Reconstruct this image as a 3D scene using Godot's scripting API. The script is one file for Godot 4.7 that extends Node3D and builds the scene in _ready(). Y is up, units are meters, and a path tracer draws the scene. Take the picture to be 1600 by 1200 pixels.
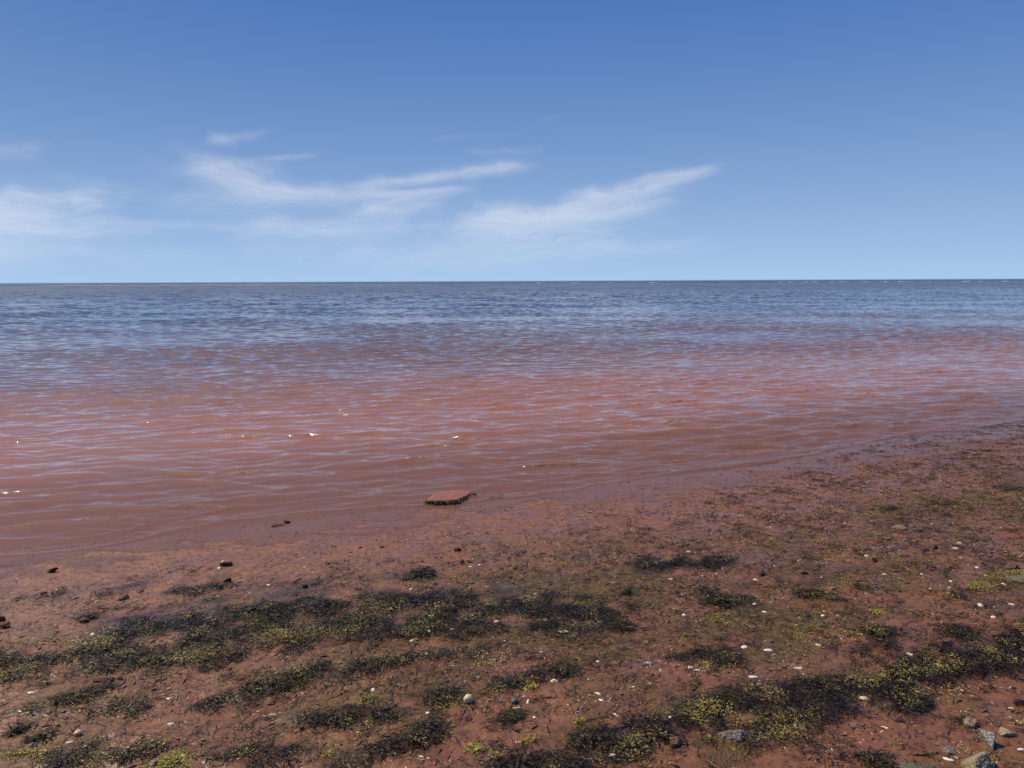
extends Node3D
# A red mud beach at low water: wrack of dark seaweed, shells and stones, shallow silty sea, thin cirrus.

var rng := RandomNumberGenerator.new()
var used := {}

# ---------------------------------------------------------------- shore and ground shape
const SHORE := [Vector2(-3.2, -4.45), Vector2(-1.67, -5.05), Vector2(-0.41, -5.6), Vector2(1.07, -6.05), Vector2(2.41, -6.8), Vector2(4.16, -7.8), Vector2(6.07, -8.6)]
var n_broad := FastNoiseLite.new()
var n_mid := FastNoiseLite.new()
var n_fine := FastNoiseLite.new()
var n_patch := FastNoiseLite.new()
var n_warp := FastNoiseLite.new()
var n_gust := FastNoiseLite.new()

func make_noise(n: FastNoiseLite, s: int, freq: float, oct: int) -> void:
	n.seed = s
	n.noise_type = FastNoiseLite.TYPE_SIMPLEX_SMOOTH
	n.frequency = freq
	n.fractal_octaves = oct
	n.fractal_type = FastNoiseLite.FRACTAL_FBM if oct > 1 else FastNoiseLite.FRACTAL_NONE

func shore_raw(x: float) -> float:
	if x <= SHORE[0].x:
		return SHORE[0].y - 0.4 * (x - SHORE[0].x)
	for i in 6:
		if x <= SHORE[i + 1].x:
			return lerpf(SHORE[i].y, SHORE[i + 1].y, (x - SHORE[i].x) / (SHORE[i + 1].x - SHORE[i].x))
	return SHORE[6].y - 0.42 * (x - SHORE[6].x)

func shore_z(x: float) -> float:
	return (shore_raw(x - 0.5) + shore_raw(x) * 2.0 + shore_raw(x + 0.5)) * 0.25

func inland(x: float, z: float) -> float:
	return (z - shore_z(x)) * 0.91

func base_height(s: float) -> float:
	if s > 0.0:
		return minf(0.04 * s, 1.6)
	return maxf(0.03 * s, -3.0)

func ground(x: float, z: float) -> float:
	var s := inland(x, z)
	var k := smoothstep(0.0, 2.6, s + maxf(x, 0.0) * 0.2)
	return base_height(s) + (n_broad.get_noise_2d(x, z) * 0.022 + n_mid.get_noise_2d(x, z) * 0.010) * (0.25 + 0.75 * k) + n_fine.get_noise_2d(x, z) * 0.0045 * k

# ---------------------------------------------------------------- helpers
func numbered(called: String) -> String:
	var n: int = used.get(called, 0)
	used[called] = n + 1
	return called if n == 0 else "%s_%03d" % [called, n]

func tag(o: Node3D, label: String, category := "", group := "", kind := "") -> void:
	if label: o.set_meta("label", label)
	if category: o.set_meta("category", category)
	if group: o.set_meta("group", group)
	if kind: o.set_meta("kind", kind)

func obj(called: String, mesh: Mesh, material: Material, parent: Node3D = null) -> MeshInstance3D:
	var o := MeshInstance3D.new()
	o.mesh = mesh
	o.material_override = material
	o.name = numbered(called) if parent == null else called
	(self if parent == null else parent).add_child(o, true)
	return o

func base(called: String, at := Vector3.ZERO, turn := 0.0) -> Node3D:
	var o := Node3D.new()
	o.name = numbered(called)
	add_child(o)
	o.position = at
	o.rotation.y = turn
	return o

func lin(r: float, g: float, b: float) -> Color:
	return Color(r, g, b).linear_to_srgb()

func mat(c: Color, rough: float, spec := 0.5, vertex := true) -> StandardMaterial3D:
	var m := StandardMaterial3D.new()
	m.albedo_color = c
	m.roughness = rough
	m.metallic_specular = spec
	m.vertex_color_use_as_albedo = vertex
	m.cull_mode = BaseMaterial3D.CULL_DISABLED
	return m

func noise_tex(s: int, size: int, freq: float, oct: int, ramp: Gradient = null, kind := FastNoiseLite.TYPE_SIMPLEX_SMOOTH) -> NoiseTexture2D:
	var n := FastNoiseLite.new()
	n.seed = s
	n.noise_type = kind
	n.frequency = freq
	n.fractal_octaves = oct
	n.fractal_gain = 0.6
	var t := NoiseTexture2D.new()
	t.width = size
	t.height = size
	t.seamless = true
	t.noise = n
	t.color_ramp = ramp
	return t

func grid_mesh(cols: int, rows: int, v: PackedVector3Array, c: PackedColorArray, uv := PackedVector2Array(), flip := false, ripple := PackedFloat32Array()) -> ArrayMesh:
	var nrm := PackedVector3Array()
	nrm.resize(v.size())
	var idx := PackedInt32Array()
	idx.resize((cols - 1) * (rows - 1) * 6)
	var k := 0
	var sx := 0.0
	var sz := 0.0
	for j in rows:
		var jm := (j - 1 if j > 0 else j) * cols
		var jp := (j + 1 if j < rows - 1 else j) * cols
		var jj := j * cols
		for i in cols:
			var im := i - 1 if i > 0 else i
			var ip := i + 1 if i < cols - 1 else i
			var n := (v[jp + i] - v[jm + i]).cross(v[jj + ip] - v[jj + im])
			n = (n if n.y > 0.0 else -n).normalized()
			if ripple.size() and ripple[jj + i] > 0.0:
				sx = sx * 0.55 + rng.randf_range(-1.0, 1.0) * 0.75
				sz = sz * 0.62 + rng.randf_range(-1.0, 1.0) * 0.70
				if ripple[jj + i] > 0.30 and rng.randf() < 0.10:
					sx = rng.randf_range(-0.95, -0.45)
					sz = rng.randf_range(0.4, 0.9)
					n = Vector3(0, 1, 0) + Vector3(0, 0, n.z)
					n = (n + Vector3(sx * 0.75, 0.0, sz)).normalized()
				else: n = (n + Vector3(sx * 0.7, 0.0, sz) * ripple[jj + i]).normalized()
			nrm[jj + i] = n
			if j < rows - 1 and i < cols - 1:
				var a := jj + i
				idx[k] = a; idx[k + 1] = a + 1; idx[k + 2] = a + cols
				idx[k + 3] = a + 1; idx[k + 4] = a + cols + 1; idx[k + 5] = a + cols
				if flip:
					idx[k + 1] = a + cols; idx[k + 2] = a + 1
					idx[k + 4] = a + cols; idx[k + 5] = a + cols + 1
				k += 6
	var arr := []
	arr.resize(Mesh.ARRAY_MAX)
	arr[Mesh.ARRAY_VERTEX] = v
	arr[Mesh.ARRAY_NORMAL] = nrm
	arr[Mesh.ARRAY_COLOR] = c
	if uv.size(): arr[Mesh.ARRAY_TEX_UV] = uv
	arr[Mesh.ARRAY_INDEX] = idx
	var m := ArrayMesh.new()
	m.add_surface_from_arrays(Mesh.PRIMITIVE_TRIANGLES, arr)
	return m

# ---------------------------------------------------------------- what lies on the mud, as fields on a 2.5 cm grid
const GX := 720
const GZ := 400
const CELL := 0.025
const ORIGIN := Vector2(-8.0, -10.5)
var dark := PackedFloat32Array()
var yellow := PackedFloat32Array()
var olive := PackedFloat32Array()
var black := PackedFloat32Array()

func strew(field: PackedFloat32Array, a: Vector2, b: Vector2, half: float, strength: float) -> PackedFloat32Array:
	var reach := half * 2.4
	var x0 := clampi(int((minf(a.x, b.x) - reach - ORIGIN.x) / CELL), 0, GX - 1)
	var x1 := clampi(int((maxf(a.x, b.x) + reach - ORIGIN.x) / CELL), 0, GX - 1)
	var z0 := clampi(int((minf(a.y, b.y) - reach - ORIGIN.y) / CELL), 0, GZ - 1)
	var z1 := clampi(int((maxf(a.y, b.y) + reach - ORIGIN.y) / CELL), 0, GZ - 1)
	var ab := b - a
	var l2 := maxf(ab.length_squared(), 1e-6)
	for j in range(z0, z1 + 1):
		for i in range(x0, x1 + 1):
			var p := ORIGIN + Vector2(i, j) * CELL
			var t := clampf((p - a).dot(ab) / l2, 0.0, 1.0)
			var d := (p - a - ab * t).length() / half
			if d < 2.4:
				d += n_patch.get_noise_2d(p.x * 0.91 - p.y * 0.41, (p.x * 0.41 + p.y * 0.91) * 2.2) * 1.5
				var m := strength * (1.0 - smoothstep(0.15, 1.75, d))
				var at := j * GX + i
				field[at] = maxf(field[at], m)
	return field

func field_at(field: PackedFloat32Array, x: float, z: float) -> float:
	var i := int((x - ORIGIN.x) / CELL)
	var j := int((z - ORIGIN.y) / CELL)
	if i < 0 or j < 0 or i >= GX or j >= GZ:
		return 0.0
	return field[j * GX + i]

func lay_fields() -> void:
	for f in 4:
		var a := PackedFloat32Array()
		a.resize(GX * GZ)
		match f:
			0: dark = a
			1: yellow = a
			2: olive = a
			3: black = a
	for s in [
		[Vector2(-2.548, -2.894), Vector2(-2.206, -2.981), 0.11, 1.0], [Vector2(-2.206, -2.981), Vector2(-1.881, -3.039), 0.11, 1.0], [Vector2(-1.881, -3.039), Vector2(-1.349, -3.109), 0.12, 1.0], [Vector2(-1.367, -3.154), Vector2(-0.726, -3.280), 0.13, 1.0],
		[Vector2(-1.710, -3.322), Vector2(-1.195, -3.523), 0.15, 1.0], [Vector2(-1.195, -3.523), Vector2(-0.493, -3.570), 0.10, 0.9], [Vector2(-0.726, -3.280), Vector2(-0.249, -3.331), 0.14, 1.0],
		[Vector2(-0.526, -3.572), Vector2(0.248, -3.461), 0.14, 0.9], [Vector2(0.177, -3.315), Vector2(0.463, -3.415), 0.10, 0.9], [Vector2(0.410, -3.494), Vector2(0.612, -3.372), 0.06, 0.6],
		[Vector2(-1.840, -3.807), Vector2(-1.630, -3.890), 0.05, 0.9], [Vector2(0.733, -4.076), Vector2(1.184, -4.106), 0.08, 0.75], [Vector2(1.199, -4.160), Vector2(1.404, -3.987), 0.05, 0.4],
		[Vector2(0.141, -2.229), Vector2(0.344, -2.331), 0.07, 1.0], [Vector2(0.344, -2.331), Vector2(0.740, -2.499), 0.10, 1.0], [Vector2(0.700, -2.521), Vector2(1.220, -2.639), 0.13, 1.0], [Vector2(0.839, -2.374), Vector2(1.108, -2.487), 0.08, 0.6],
		[Vector2(1.206, -2.663), Vector2(1.638, -2.822), 0.12, 1.0], [Vector2(1.638, -2.822), Vector2(2.219, -3.023), 0.13, 1.0], [Vector2(2.219, -3.023), Vector2(2.717, -3.124), 0.13, 1.0], [Vector2(1.425, -2.562), Vector2(1.555, -2.625), 0.05, 0.9],
		[Vector2(1.997, -3.164), Vector2(2.131, -3.059), 0.06, 0.8], [Vector2(0.517, -2.549), Vector2(0.669, -2.589), 0.04, 0.8], [Vector2(-0.090, -2.235), Vector2(0.080, -2.283), 0.06, 1.0],
		[Vector2(-0.602, -2.266), Vector2(-0.424, -2.351), 0.05, 0.9], [Vector2(-0.447, -2.352), Vector2(-0.280, -2.444), 0.05, 1.0], [Vector2(-0.861, -2.274), Vector2(-0.736, -2.361), 0.045, 0.9], [Vector2(-1.020, -2.296), Vector2(-0.867, -2.422), 0.04, 0.7],
		[Vector2(-1.812, -2.623), Vector2(-1.681, -2.736), 0.05, 0.9], [Vector2(-1.667, -2.711), Vector2(-1.438, -2.633), 0.04, 0.8], [Vector2(-1.549, -2.312), Vector2(-1.470, -2.365), 0.04, 0.8], [Vector2(-1.406, -2.290), Vector2(-1.222, -2.357), 0.035, 0.7],
		[Vector2(-1.081, -2.763), Vector2(-0.824, -2.857), 0.08, 1.0], [Vector2(-0.678, -2.852), Vector2(-0.443, -2.971), 0.05, 1.0], [Vector2(-0.734, -2.520), Vector2(-0.529, -2.557), 0.06, 0.9], [Vector2(-1.217, -2.602), Vector2(-1.162, -2.646), 0.03, 0.7],
		[Vector2(-0.056, -2.763), Vector2(0.178, -2.823), 0.035, 0.8], [Vector2(0.714, -2.944), Vector2(0.909, -3.007), 0.04, 0.9], [Vector2(1.378, -3.005), Vector2(1.651, -3.053), 0.04, 0.7], [Vector2(1.601, -3.185), Vector2(1.703, -3.214), 0.05, 0.7],
		[Vector2(-0.332, -2.949), Vector2(-0.204, -3.095), 0.04, 0.5], [Vector2(-0.052, -2.479), Vector2(0.066, -2.561), 0.03, 0.7], [Vector2(2.179, -3.524), Vector2(2.265, -3.561), 0.03, 0.5],
		[Vector2(1.458, -3.653), Vector2(1.641, -3.616), 0.04, 0.8], [Vector2(0.988, -3.635), Vector2(1.174, -3.542), 0.05, 0.8], [Vector2(-2.206, -3.780), Vector2(-2.102, -3.913), 0.05, 0.45], [Vector2(-2.643, -3.712), Vector2(-2.519, -3.839), 0.05, 0.35]]:
		dark = strew(dark, s[0], s[1], s[2], s[3])
	for s in [
		[Vector2(-1.397, -3.020), Vector2(-1.124, -3.208), 0.05, 1.0], [Vector2(-1.161, -3.145), Vector2(-0.722, -3.259), 0.05, 0.9], [Vector2(-2.097, -3.183), Vector2(-1.858, -3.148), 0.05, 0.9], [Vector2(-2.128, -2.869), Vector2(-2.015, -2.941), 0.05, 0.8], [Vector2(-2.334, -3.167), Vector2(-2.104, -3.171), 0.04, 0.7],
		[Vector2(-1.189, -2.266), Vector2(-1.127, -2.317), 0.05, 1.0], [Vector2(-1.729, -2.354), Vector2(-1.578, -2.324), 0.02, 1.0], [Vector2(-1.428, -2.291), Vector2(-1.325, -2.342), 0.03, 0.8], [Vector2(-1.739, -2.643), Vector2(-1.488, -2.657), 0.03, 0.7],
		[Vector2(-0.772, -3.503), Vector2(-0.323, -3.483), 0.05, 0.6], [Vector2(0.560, -2.526), Vector2(0.680, -2.535), 0.035, 1.0], [Vector2(0.661, -2.459), Vector2(0.879, -2.495), 0.04, 0.7], [Vector2(0.380, -2.276), Vector2(0.562, -2.326), 0.05, 0.7], [Vector2(0.883, -2.373), Vector2(1.061, -2.427), 0.04, 0.7],
		[Vector2(1.347, -2.757), Vector2(1.598, -2.798), 0.05, 0.7], [Vector2(1.811, -2.897), Vector2(2.159, -2.937), 0.06, 0.5], [Vector2(1.229, -3.204), Vector2(1.458, -3.261), 0.05, 0.6], [Vector2(0.917, -3.360), Vector2(1.079, -3.390), 0.05, 0.6],
		[Vector2(2.154, -3.838), Vector2(2.281, -3.878), 0.06, 0.5], [Vector2(2.378, -3.639), Vector2(2.623, -3.759), 0.06, 0.8], [Vector2(2.026, -4.160), Vector2(2.188, -4.039), 0.06, 0.4], [Vector2(3.242, -5.181), Vector2(3.917, -5.490), 0.1, 0.5],
		[Vector2(2.711, -5.230), Vector2(3.293, -5.265), 0.06, 0.5], [Vector2(2.192, -5.106), Vector2(2.675, -4.981), 0.04, 0.5], [Vector2(1.529, -3.156), Vector2(1.646, -3.217), 0.03, 0.6], [Vector2(0.734, -2.859), Vector2(0.881, -2.910), 0.03, 0.7],
		[Vector2(-0.170, -2.973), Vector2(0.078, -3.023), 0.05, 0.4], [Vector2(0.188, -2.602), Vector2(0.295, -2.693), 0.03, 0.6], [Vector2(-0.591, -2.626), Vector2(-0.547, -2.647), 0.02, 0.9], [Vector2(-0.655, -2.303), Vector2(-0.620, -2.338), 0.03, 0.9],
		[Vector2(0.174, -2.392), Vector2(0.292, -2.449), 0.02, 0.8], [Vector2(1.171, -3.045), Vector2(1.417, -3.096), 0.04, 0.5], [Vector2(1.397, -3.411), Vector2(1.675, -3.474), 0.05, 0.4]]:
		yellow = strew(yellow, s[0], s[1], s[2], s[3])
	for s in [
		[Vector2(-0.072, -3.679), Vector2(0.699, -3.876), 0.35, 0.8], [Vector2(-0.179, -3.157), Vector2(0.373, -3.171), 0.22, 0.9], [Vector2(0.763, -3.224), Vector2(1.194, -3.275), 0.2, 0.7], [Vector2(-0.307, -2.711), Vector2(-0.221, -2.918), 0.15, 0.7],
		[Vector2(0.221, -4.154), Vector2(0.626, -4.365), 0.25, 0.5], [Vector2(1.246, -4.330), Vector2(1.787, -4.415), 0.3, 0.35], [Vector2(1.929, -3.952), Vector2(2.259, -4.034), 0.2, 0.6], [Vector2(-0.776, -2.587), Vector2(-0.601, -2.673), 0.1, 0.8],
		[Vector2(-0.243, -4.407), Vector2(-0.004, -4.520), 0.15, 0.35], [Vector2(1.231, -3.382), Vector2(1.627, -3.437), 0.2, 0.5], [Vector2(2.888, -5.044), Vector2(3.504, -5.157), 0.35, 0.5], [Vector2(0.677, -2.268), Vector2(0.778, -2.320), 0.1, 0.8],
		[Vector2(-1.327, -3.827), Vector2(-0.582, -3.982), 0.2, 0.25], [Vector2(2.265, -3.561), Vector2(2.632, -3.623), 0.2, 0.5], [Vector2(-0.456, -2.410), Vector2(-0.265, -2.527), 0.1, 0.6]]:
		olive = strew(olive, s[0], s[1], s[2], s[3])
	for s in [
		[Vector2(-1.841, -3.400), Vector2(-1.221, -3.604), 0.2, 0.9], [Vector2(-1.366, -3.739), Vector2(-1.045, -3.813), 0.12, 0.8], [Vector2(-0.532, -3.613), Vector2(-0.073, -3.723), 0.14, 0.7], [Vector2(-1.840, -3.807), Vector2(-1.642, -3.919), 0.06, 0.8],
		[Vector2(-2.614, -3.669), Vector2(-2.391, -3.744), 0.06, 0.6], [Vector2(-2.232, -3.826), Vector2(-2.102, -3.913), 0.05, 0.7], [Vector2(-3.121, -4.307), Vector2(-2.929, -4.342), 0.07, 0.8], [Vector2(-2.761, -4.356), Vector2(-2.585, -4.394), 0.05, 0.5],
		[Vector2(-1.706, -3.990), Vector2(-1.652, -4.038), 0.04, 0.7], [Vector2(-0.147, -3.912), Vector2(-0.040, -3.927), 0.05, 0.6], [Vector2(-0.005, -3.510), Vector2(0.308, -3.421), 0.14, 0.5], [Vector2(0.770, -4.075), Vector2(1.178, -4.085), 0.1, 0.6], [Vector2(-0.864, -3.946), Vector2(-0.728, -3.989), 0.05, 0.4]]:
		black = strew(black, s[0], s[1], s[2], s[3])

# ---------------------------------------------------------------- small shapes
func ribbon(st: SurfaceTool, from: Vector3, yaw: float, length: float, width: float, curl: float, lift: float, col: Color, seg := 5, floor_y := 0.001) -> void:
	var p := from
	var a := yaw
	var y0 := from.y
	var pts: Array[Vector3] = []
	var side: Array[Vector3] = []
	var twist := rng.randf_range(-0.7, 0.7)
	for i in seg + 1:
		var t := float(i) / seg
		var w := width * (0.35 + 0.65 * sin(PI * clampf(t * 0.9 + 0.08, 0.0, 1.0)))
		var s := Vector3(-sin(a), 0, cos(a)).rotated(Vector3(cos(a), 0, sin(a)), twist + t * 0.8)
		pts.append(p)
		side.append(s * w * 0.5)
		a += curl / seg + rng.randf_range(-0.35, 0.35)
		p += Vector3(cos(a), 0, sin(a)) * (length / seg)
		p.y = maxf(floor_y, y0 * (1.0 - t * 0.2) + lift * sin(PI * t) + rng.randf_range(-0.0015, 0.0015))
	st.set_color(col)
	for i in seg:
		st.add_vertex(pts[i] - side[i]); st.add_vertex(pts[i] + side[i]); st.add_vertex(pts[i + 1] + side[i + 1])
		st.add_vertex(pts[i] - side[i]); st.add_vertex(pts[i + 1] + side[i + 1]); st.add_vertex(pts[i + 1] - side[i + 1])

func done(st: SurfaceTool) -> ArrayMesh:
	st.generate_normals()
	return st.commit()

func begin(smooth := true) -> SurfaceTool:
	var st := SurfaceTool.new()
	st.begin(Mesh.PRIMITIVE_TRIANGLES)
	st.set_smooth_group(0 if smooth else 4294967295)
	return st

func shade(c: Color, spread: float) -> Color:
	var k := 1.0 + rng.randf_range(-spread, spread)
	return Color(c.r * k, c.g * k, c.b * k)

func tuft_mesh(count: int, radius: float, high: float) -> ArrayMesh:
	var st := begin()
	for i in count:
		var r := radius * sqrt(rng.randf())
		var th := rng.randf() * TAU
		ribbon(st, Vector3(cos(th) * r, 0.002 + rng.randf() * high, sin(th) * r), rng.randf() * TAU, 0.008 + 0.05 * pow(rng.randf(), 2.2), rng.randf_range(0.0012, 0.0036), rng.randf_range(-2.8, 2.8), rng.randf_range(0.0, 0.003), shade(Color(1, 1, 1), 0.6) * (1.0 if rng.randf() < 0.86 else 7.0), 4)
	return done(st)

func crumple(st: SurfaceTool, at: Vector3, size: float, high: float, col: Color, n := 4) -> void:
	var yaw := rng.randf() * TAU
	var ph := rng.randf() * 10.0
	var long := rng.randf_range(0.8, 1.9)
	var g: Array[Vector3] = []
	for j in n + 1:
		for i in n + 1:
			var u := float(i) / n * 2.0 - 1.0
			var v := float(j) / n * 2.0 - 1.0
			var k := 1.0 - 0.25 * u * u * v * v
			var p := Vector3(u * k * size * long, 0, v * k * size)
			p += Vector3(rng.randf_range(-1, 1), 0, rng.randf_range(-1, 1)) * size * 0.28
			p.y = maxf(0.0006, high * (0.55 + 0.5 * sin(u * 3.1 + ph) * cos(v * 3.7 - ph) + rng.randf_range(-0.35, 0.35)) * (1.15 - maxf(absf(u), absf(v)) * 0.75))
			g.append(at + p.rotated(Vector3.UP, yaw))
	st.set_color(col)
	for j in n:
		for i in n:
			var a := j * (n + 1) + i
			st.add_vertex(g[a]); st.add_vertex(g[a + 1]); st.add_vertex(g[a + n + 1])
			st.add_vertex(g[a + 1]); st.add_vertex(g[a + n + 2]); st.add_vertex(g[a + n + 1])

func algae_mesh(count: int, radius: float) -> ArrayMesh:
	var st := begin()
	for i in count * 3:
		var r := radius * sqrt(rng.randf())
		var th := rng.randf() * TAU
		ribbon(st, Vector3(cos(th) * r, 0.001 + rng.randf() * 0.005, sin(th) * r), rng.randf() * TAU, rng.randf_range(0.004, 0.018), rng.randf_range(0.001, 0.003), rng.randf_range(-4.0, 4.0), 0.002, shade(Color(1, 1, 1), 0.6), 3)
	for i in maxi(1, count / 5):
		var r := radius * sqrt(rng.randf())
		var th := rng.randf() * TAU
		crumple(st, Vector3(cos(th) * r, 0.001 + rng.randf() * 0.004, sin(th) * r), rng.randf_range(0.0015, 0.0048), rng.randf_range(0.002, 0.006), shade(Color(1, 1, 1), 0.5), 2)
	return done(st)

# a stone: a rounded cube that random planes cut into facets
func stone_mesh(size: Vector3, s: int, boxy: float, cuts: int, depth: float, rough: float, tint: Color, tint_b: Color, n := 12, foot := 0.0) -> ArrayMesh:
	rng.seed = s
	var nz := FastNoiseLite.new()
	make_noise(nz, s, 1.4, 4)
	var plane_n: Array[Vector3] = []
	var plane_d: Array[float] = []
	for i in cuts:
		plane_n.append(Vector3(rng.randf_range(-1, 1), rng.randf_range(-0.7, 1), rng.randf_range(-1, 1)).normalized())
		plane_d.append(rng.randf_range(1.0 - depth, 1.0 - depth * 0.3))
	var st := begin(foot == 0.0)
	for face in 6:
		var g: Array[Vector3] = []
		var cs: Array[Color] = []
		for j in n + 1:
			for i in n + 1:
				var u := float(i) / n * 2.0 - 1.0
				var v := float(j) / n * 2.0 - 1.0
				var q := Vector3(u, 1, v)
				match face:
					1: q = Vector3(u, -1, -v)
					2: q = Vector3(1, -u, v)
					3: q = Vector3(-1, u, v)
					4: q = Vector3(u, -v, 1)
					5: q = Vector3(u, v, -1)
				var p := q.normalized().lerp(q * 0.82, boxy)
				for k in cuts:
					var over := p.dot(plane_n[k]) - plane_d[k]
					if over > 0.0:
						p -= plane_n[k] * over * 0.94
				var w := nz.get_noise_3dv(p * 1.3)
				p *= 1.0 + rough * w + rough * 0.35 * nz.get_noise_3dv(p * 5.0)
				g.append(p * size * 0.5)
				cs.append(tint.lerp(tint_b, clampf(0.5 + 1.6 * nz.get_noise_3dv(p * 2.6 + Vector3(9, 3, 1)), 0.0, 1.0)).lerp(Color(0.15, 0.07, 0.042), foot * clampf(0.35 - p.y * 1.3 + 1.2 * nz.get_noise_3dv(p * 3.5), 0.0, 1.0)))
		for j in n:
			for i in n:
				var a := j * (n + 1) + i
				for c in [a, a + 1, a + n + 1, a + 1, a + n + 2, a + n + 1]:
					st.set_color(cs[c])
					st.add_vertex(g[c])
	return done(st)

# half a clam shell lying hollow side down: ribs fan out from the hinge
func shell_mesh(s: int, long: float, high: float, broken: float) -> ArrayMesh:
	rng.seed = s
	var st := begin()
	var na := 18
	var nr := 7
	var g: Array[Vector3] = []
	var cs: Array[Color] = []
	var ph := rng.randf() * TAU
	for k in 2:
		for j in nr + 1:
			for i in na + 1:
				var th := TAU * i / na
				var r := float(j) / nr
				var edge := 1.0 + 0.08 * sin(th * 2.0 + ph) + broken * 0.25 * sin(th * 3.0 + ph * 2.0) * maxf(0.0, sin(th + ph))
				var x := cos(th) * r * long * edge
				var z := sin(th) * r * edge + (1.0 - r) * -0.35
				var y := high * (1.0 - pow(r, 2.2)) + 0.012 * sin(r * 22.0) * r
				g.append(Vector3(x, y - (0.07 if k else 0.0), z))
				var band := 0.86 + 0.14 * sin(r * 17.0 + ph)
				cs.append(Color(0.80, 0.74, 0.62) * band)
	var stride := (nr + 1) * (na + 1)
	for k in 2:
		for j in nr:
			for i in na:
				var a := k * stride + j * (na + 1) + i
				var q := [a, a + 1, a + na + 1, a + 1, a + na + 2, a + na + 1]
				for c in q:
					st.set_color(cs[c])
					st.add_vertex(g[c])
	for i in na:
		var a := nr * (na + 1) + i
		for c in [a, a + 1, a + stride, a + 1, a + 1 + stride, a + stride]:
			st.set_color(cs[c])
			st.add_vertex(g[c])
	return done(st)

func chip_mesh(s: int, flat: float) -> ArrayMesh:
	return stone_mesh(Vector3(1, flat, 0.75), s, 0.3, 4, 0.5, 0.15, Color(1, 1, 1), Color(0.8, 0.8, 0.8), 2)

# ---------------------------------------------------------------- scattering
func scatter(parent: Node3D, called: String, mesh: Mesh, material: Material, rows: PackedFloat32Array) -> void:
	if rows.size() == 0:
		return
	var mm := MultiMesh.new()
	mm.transform_format = MultiMesh.TRANSFORM_3D
	mm.use_colors = true
	mm.mesh = mesh
	mm.instance_count = rows.size() / 16
	mm.buffer = rows
	var o := MultiMeshInstance3D.new()
	o.multimesh = mm
	o.material_override = material
	o.name = called
	o.set_meta("kind", "stuff")
	parent.add_child(o, true)

func row(x: float, y: float, z: float, yaw: float, sx: float, sy: float, sz: float, tilt: float, c: Color) -> PackedFloat32Array:
	var b := Basis(Vector3.UP, yaw) * Basis(Vector3.RIGHT, tilt) * Basis.from_scale(Vector3(sx, sy, sz))
	return PackedFloat32Array([b.x.x, b.y.x, b.z.x, x, b.x.y, b.y.y, b.z.y, y, b.x.z, b.y.z, b.z.z, z, c.r, c.g, c.b, 1.0])

func spot_in_view() -> Vector2:
	# anywhere on the bare beach round the place where one stands
	while true:
		var z := -sqrt(lerpf(1.4, 86.0, rng.randf()))
		var x := rng.randf_range(-1.0, 1.0) * (0.78 * -z + 0.9)
		if z > shore_z(x) - 0.15:
			return Vector2(x, z)
	return Vector2.ZERO

func pick(list: Array) -> Color:
	return list[rng.randi() % list.size()]

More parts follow.
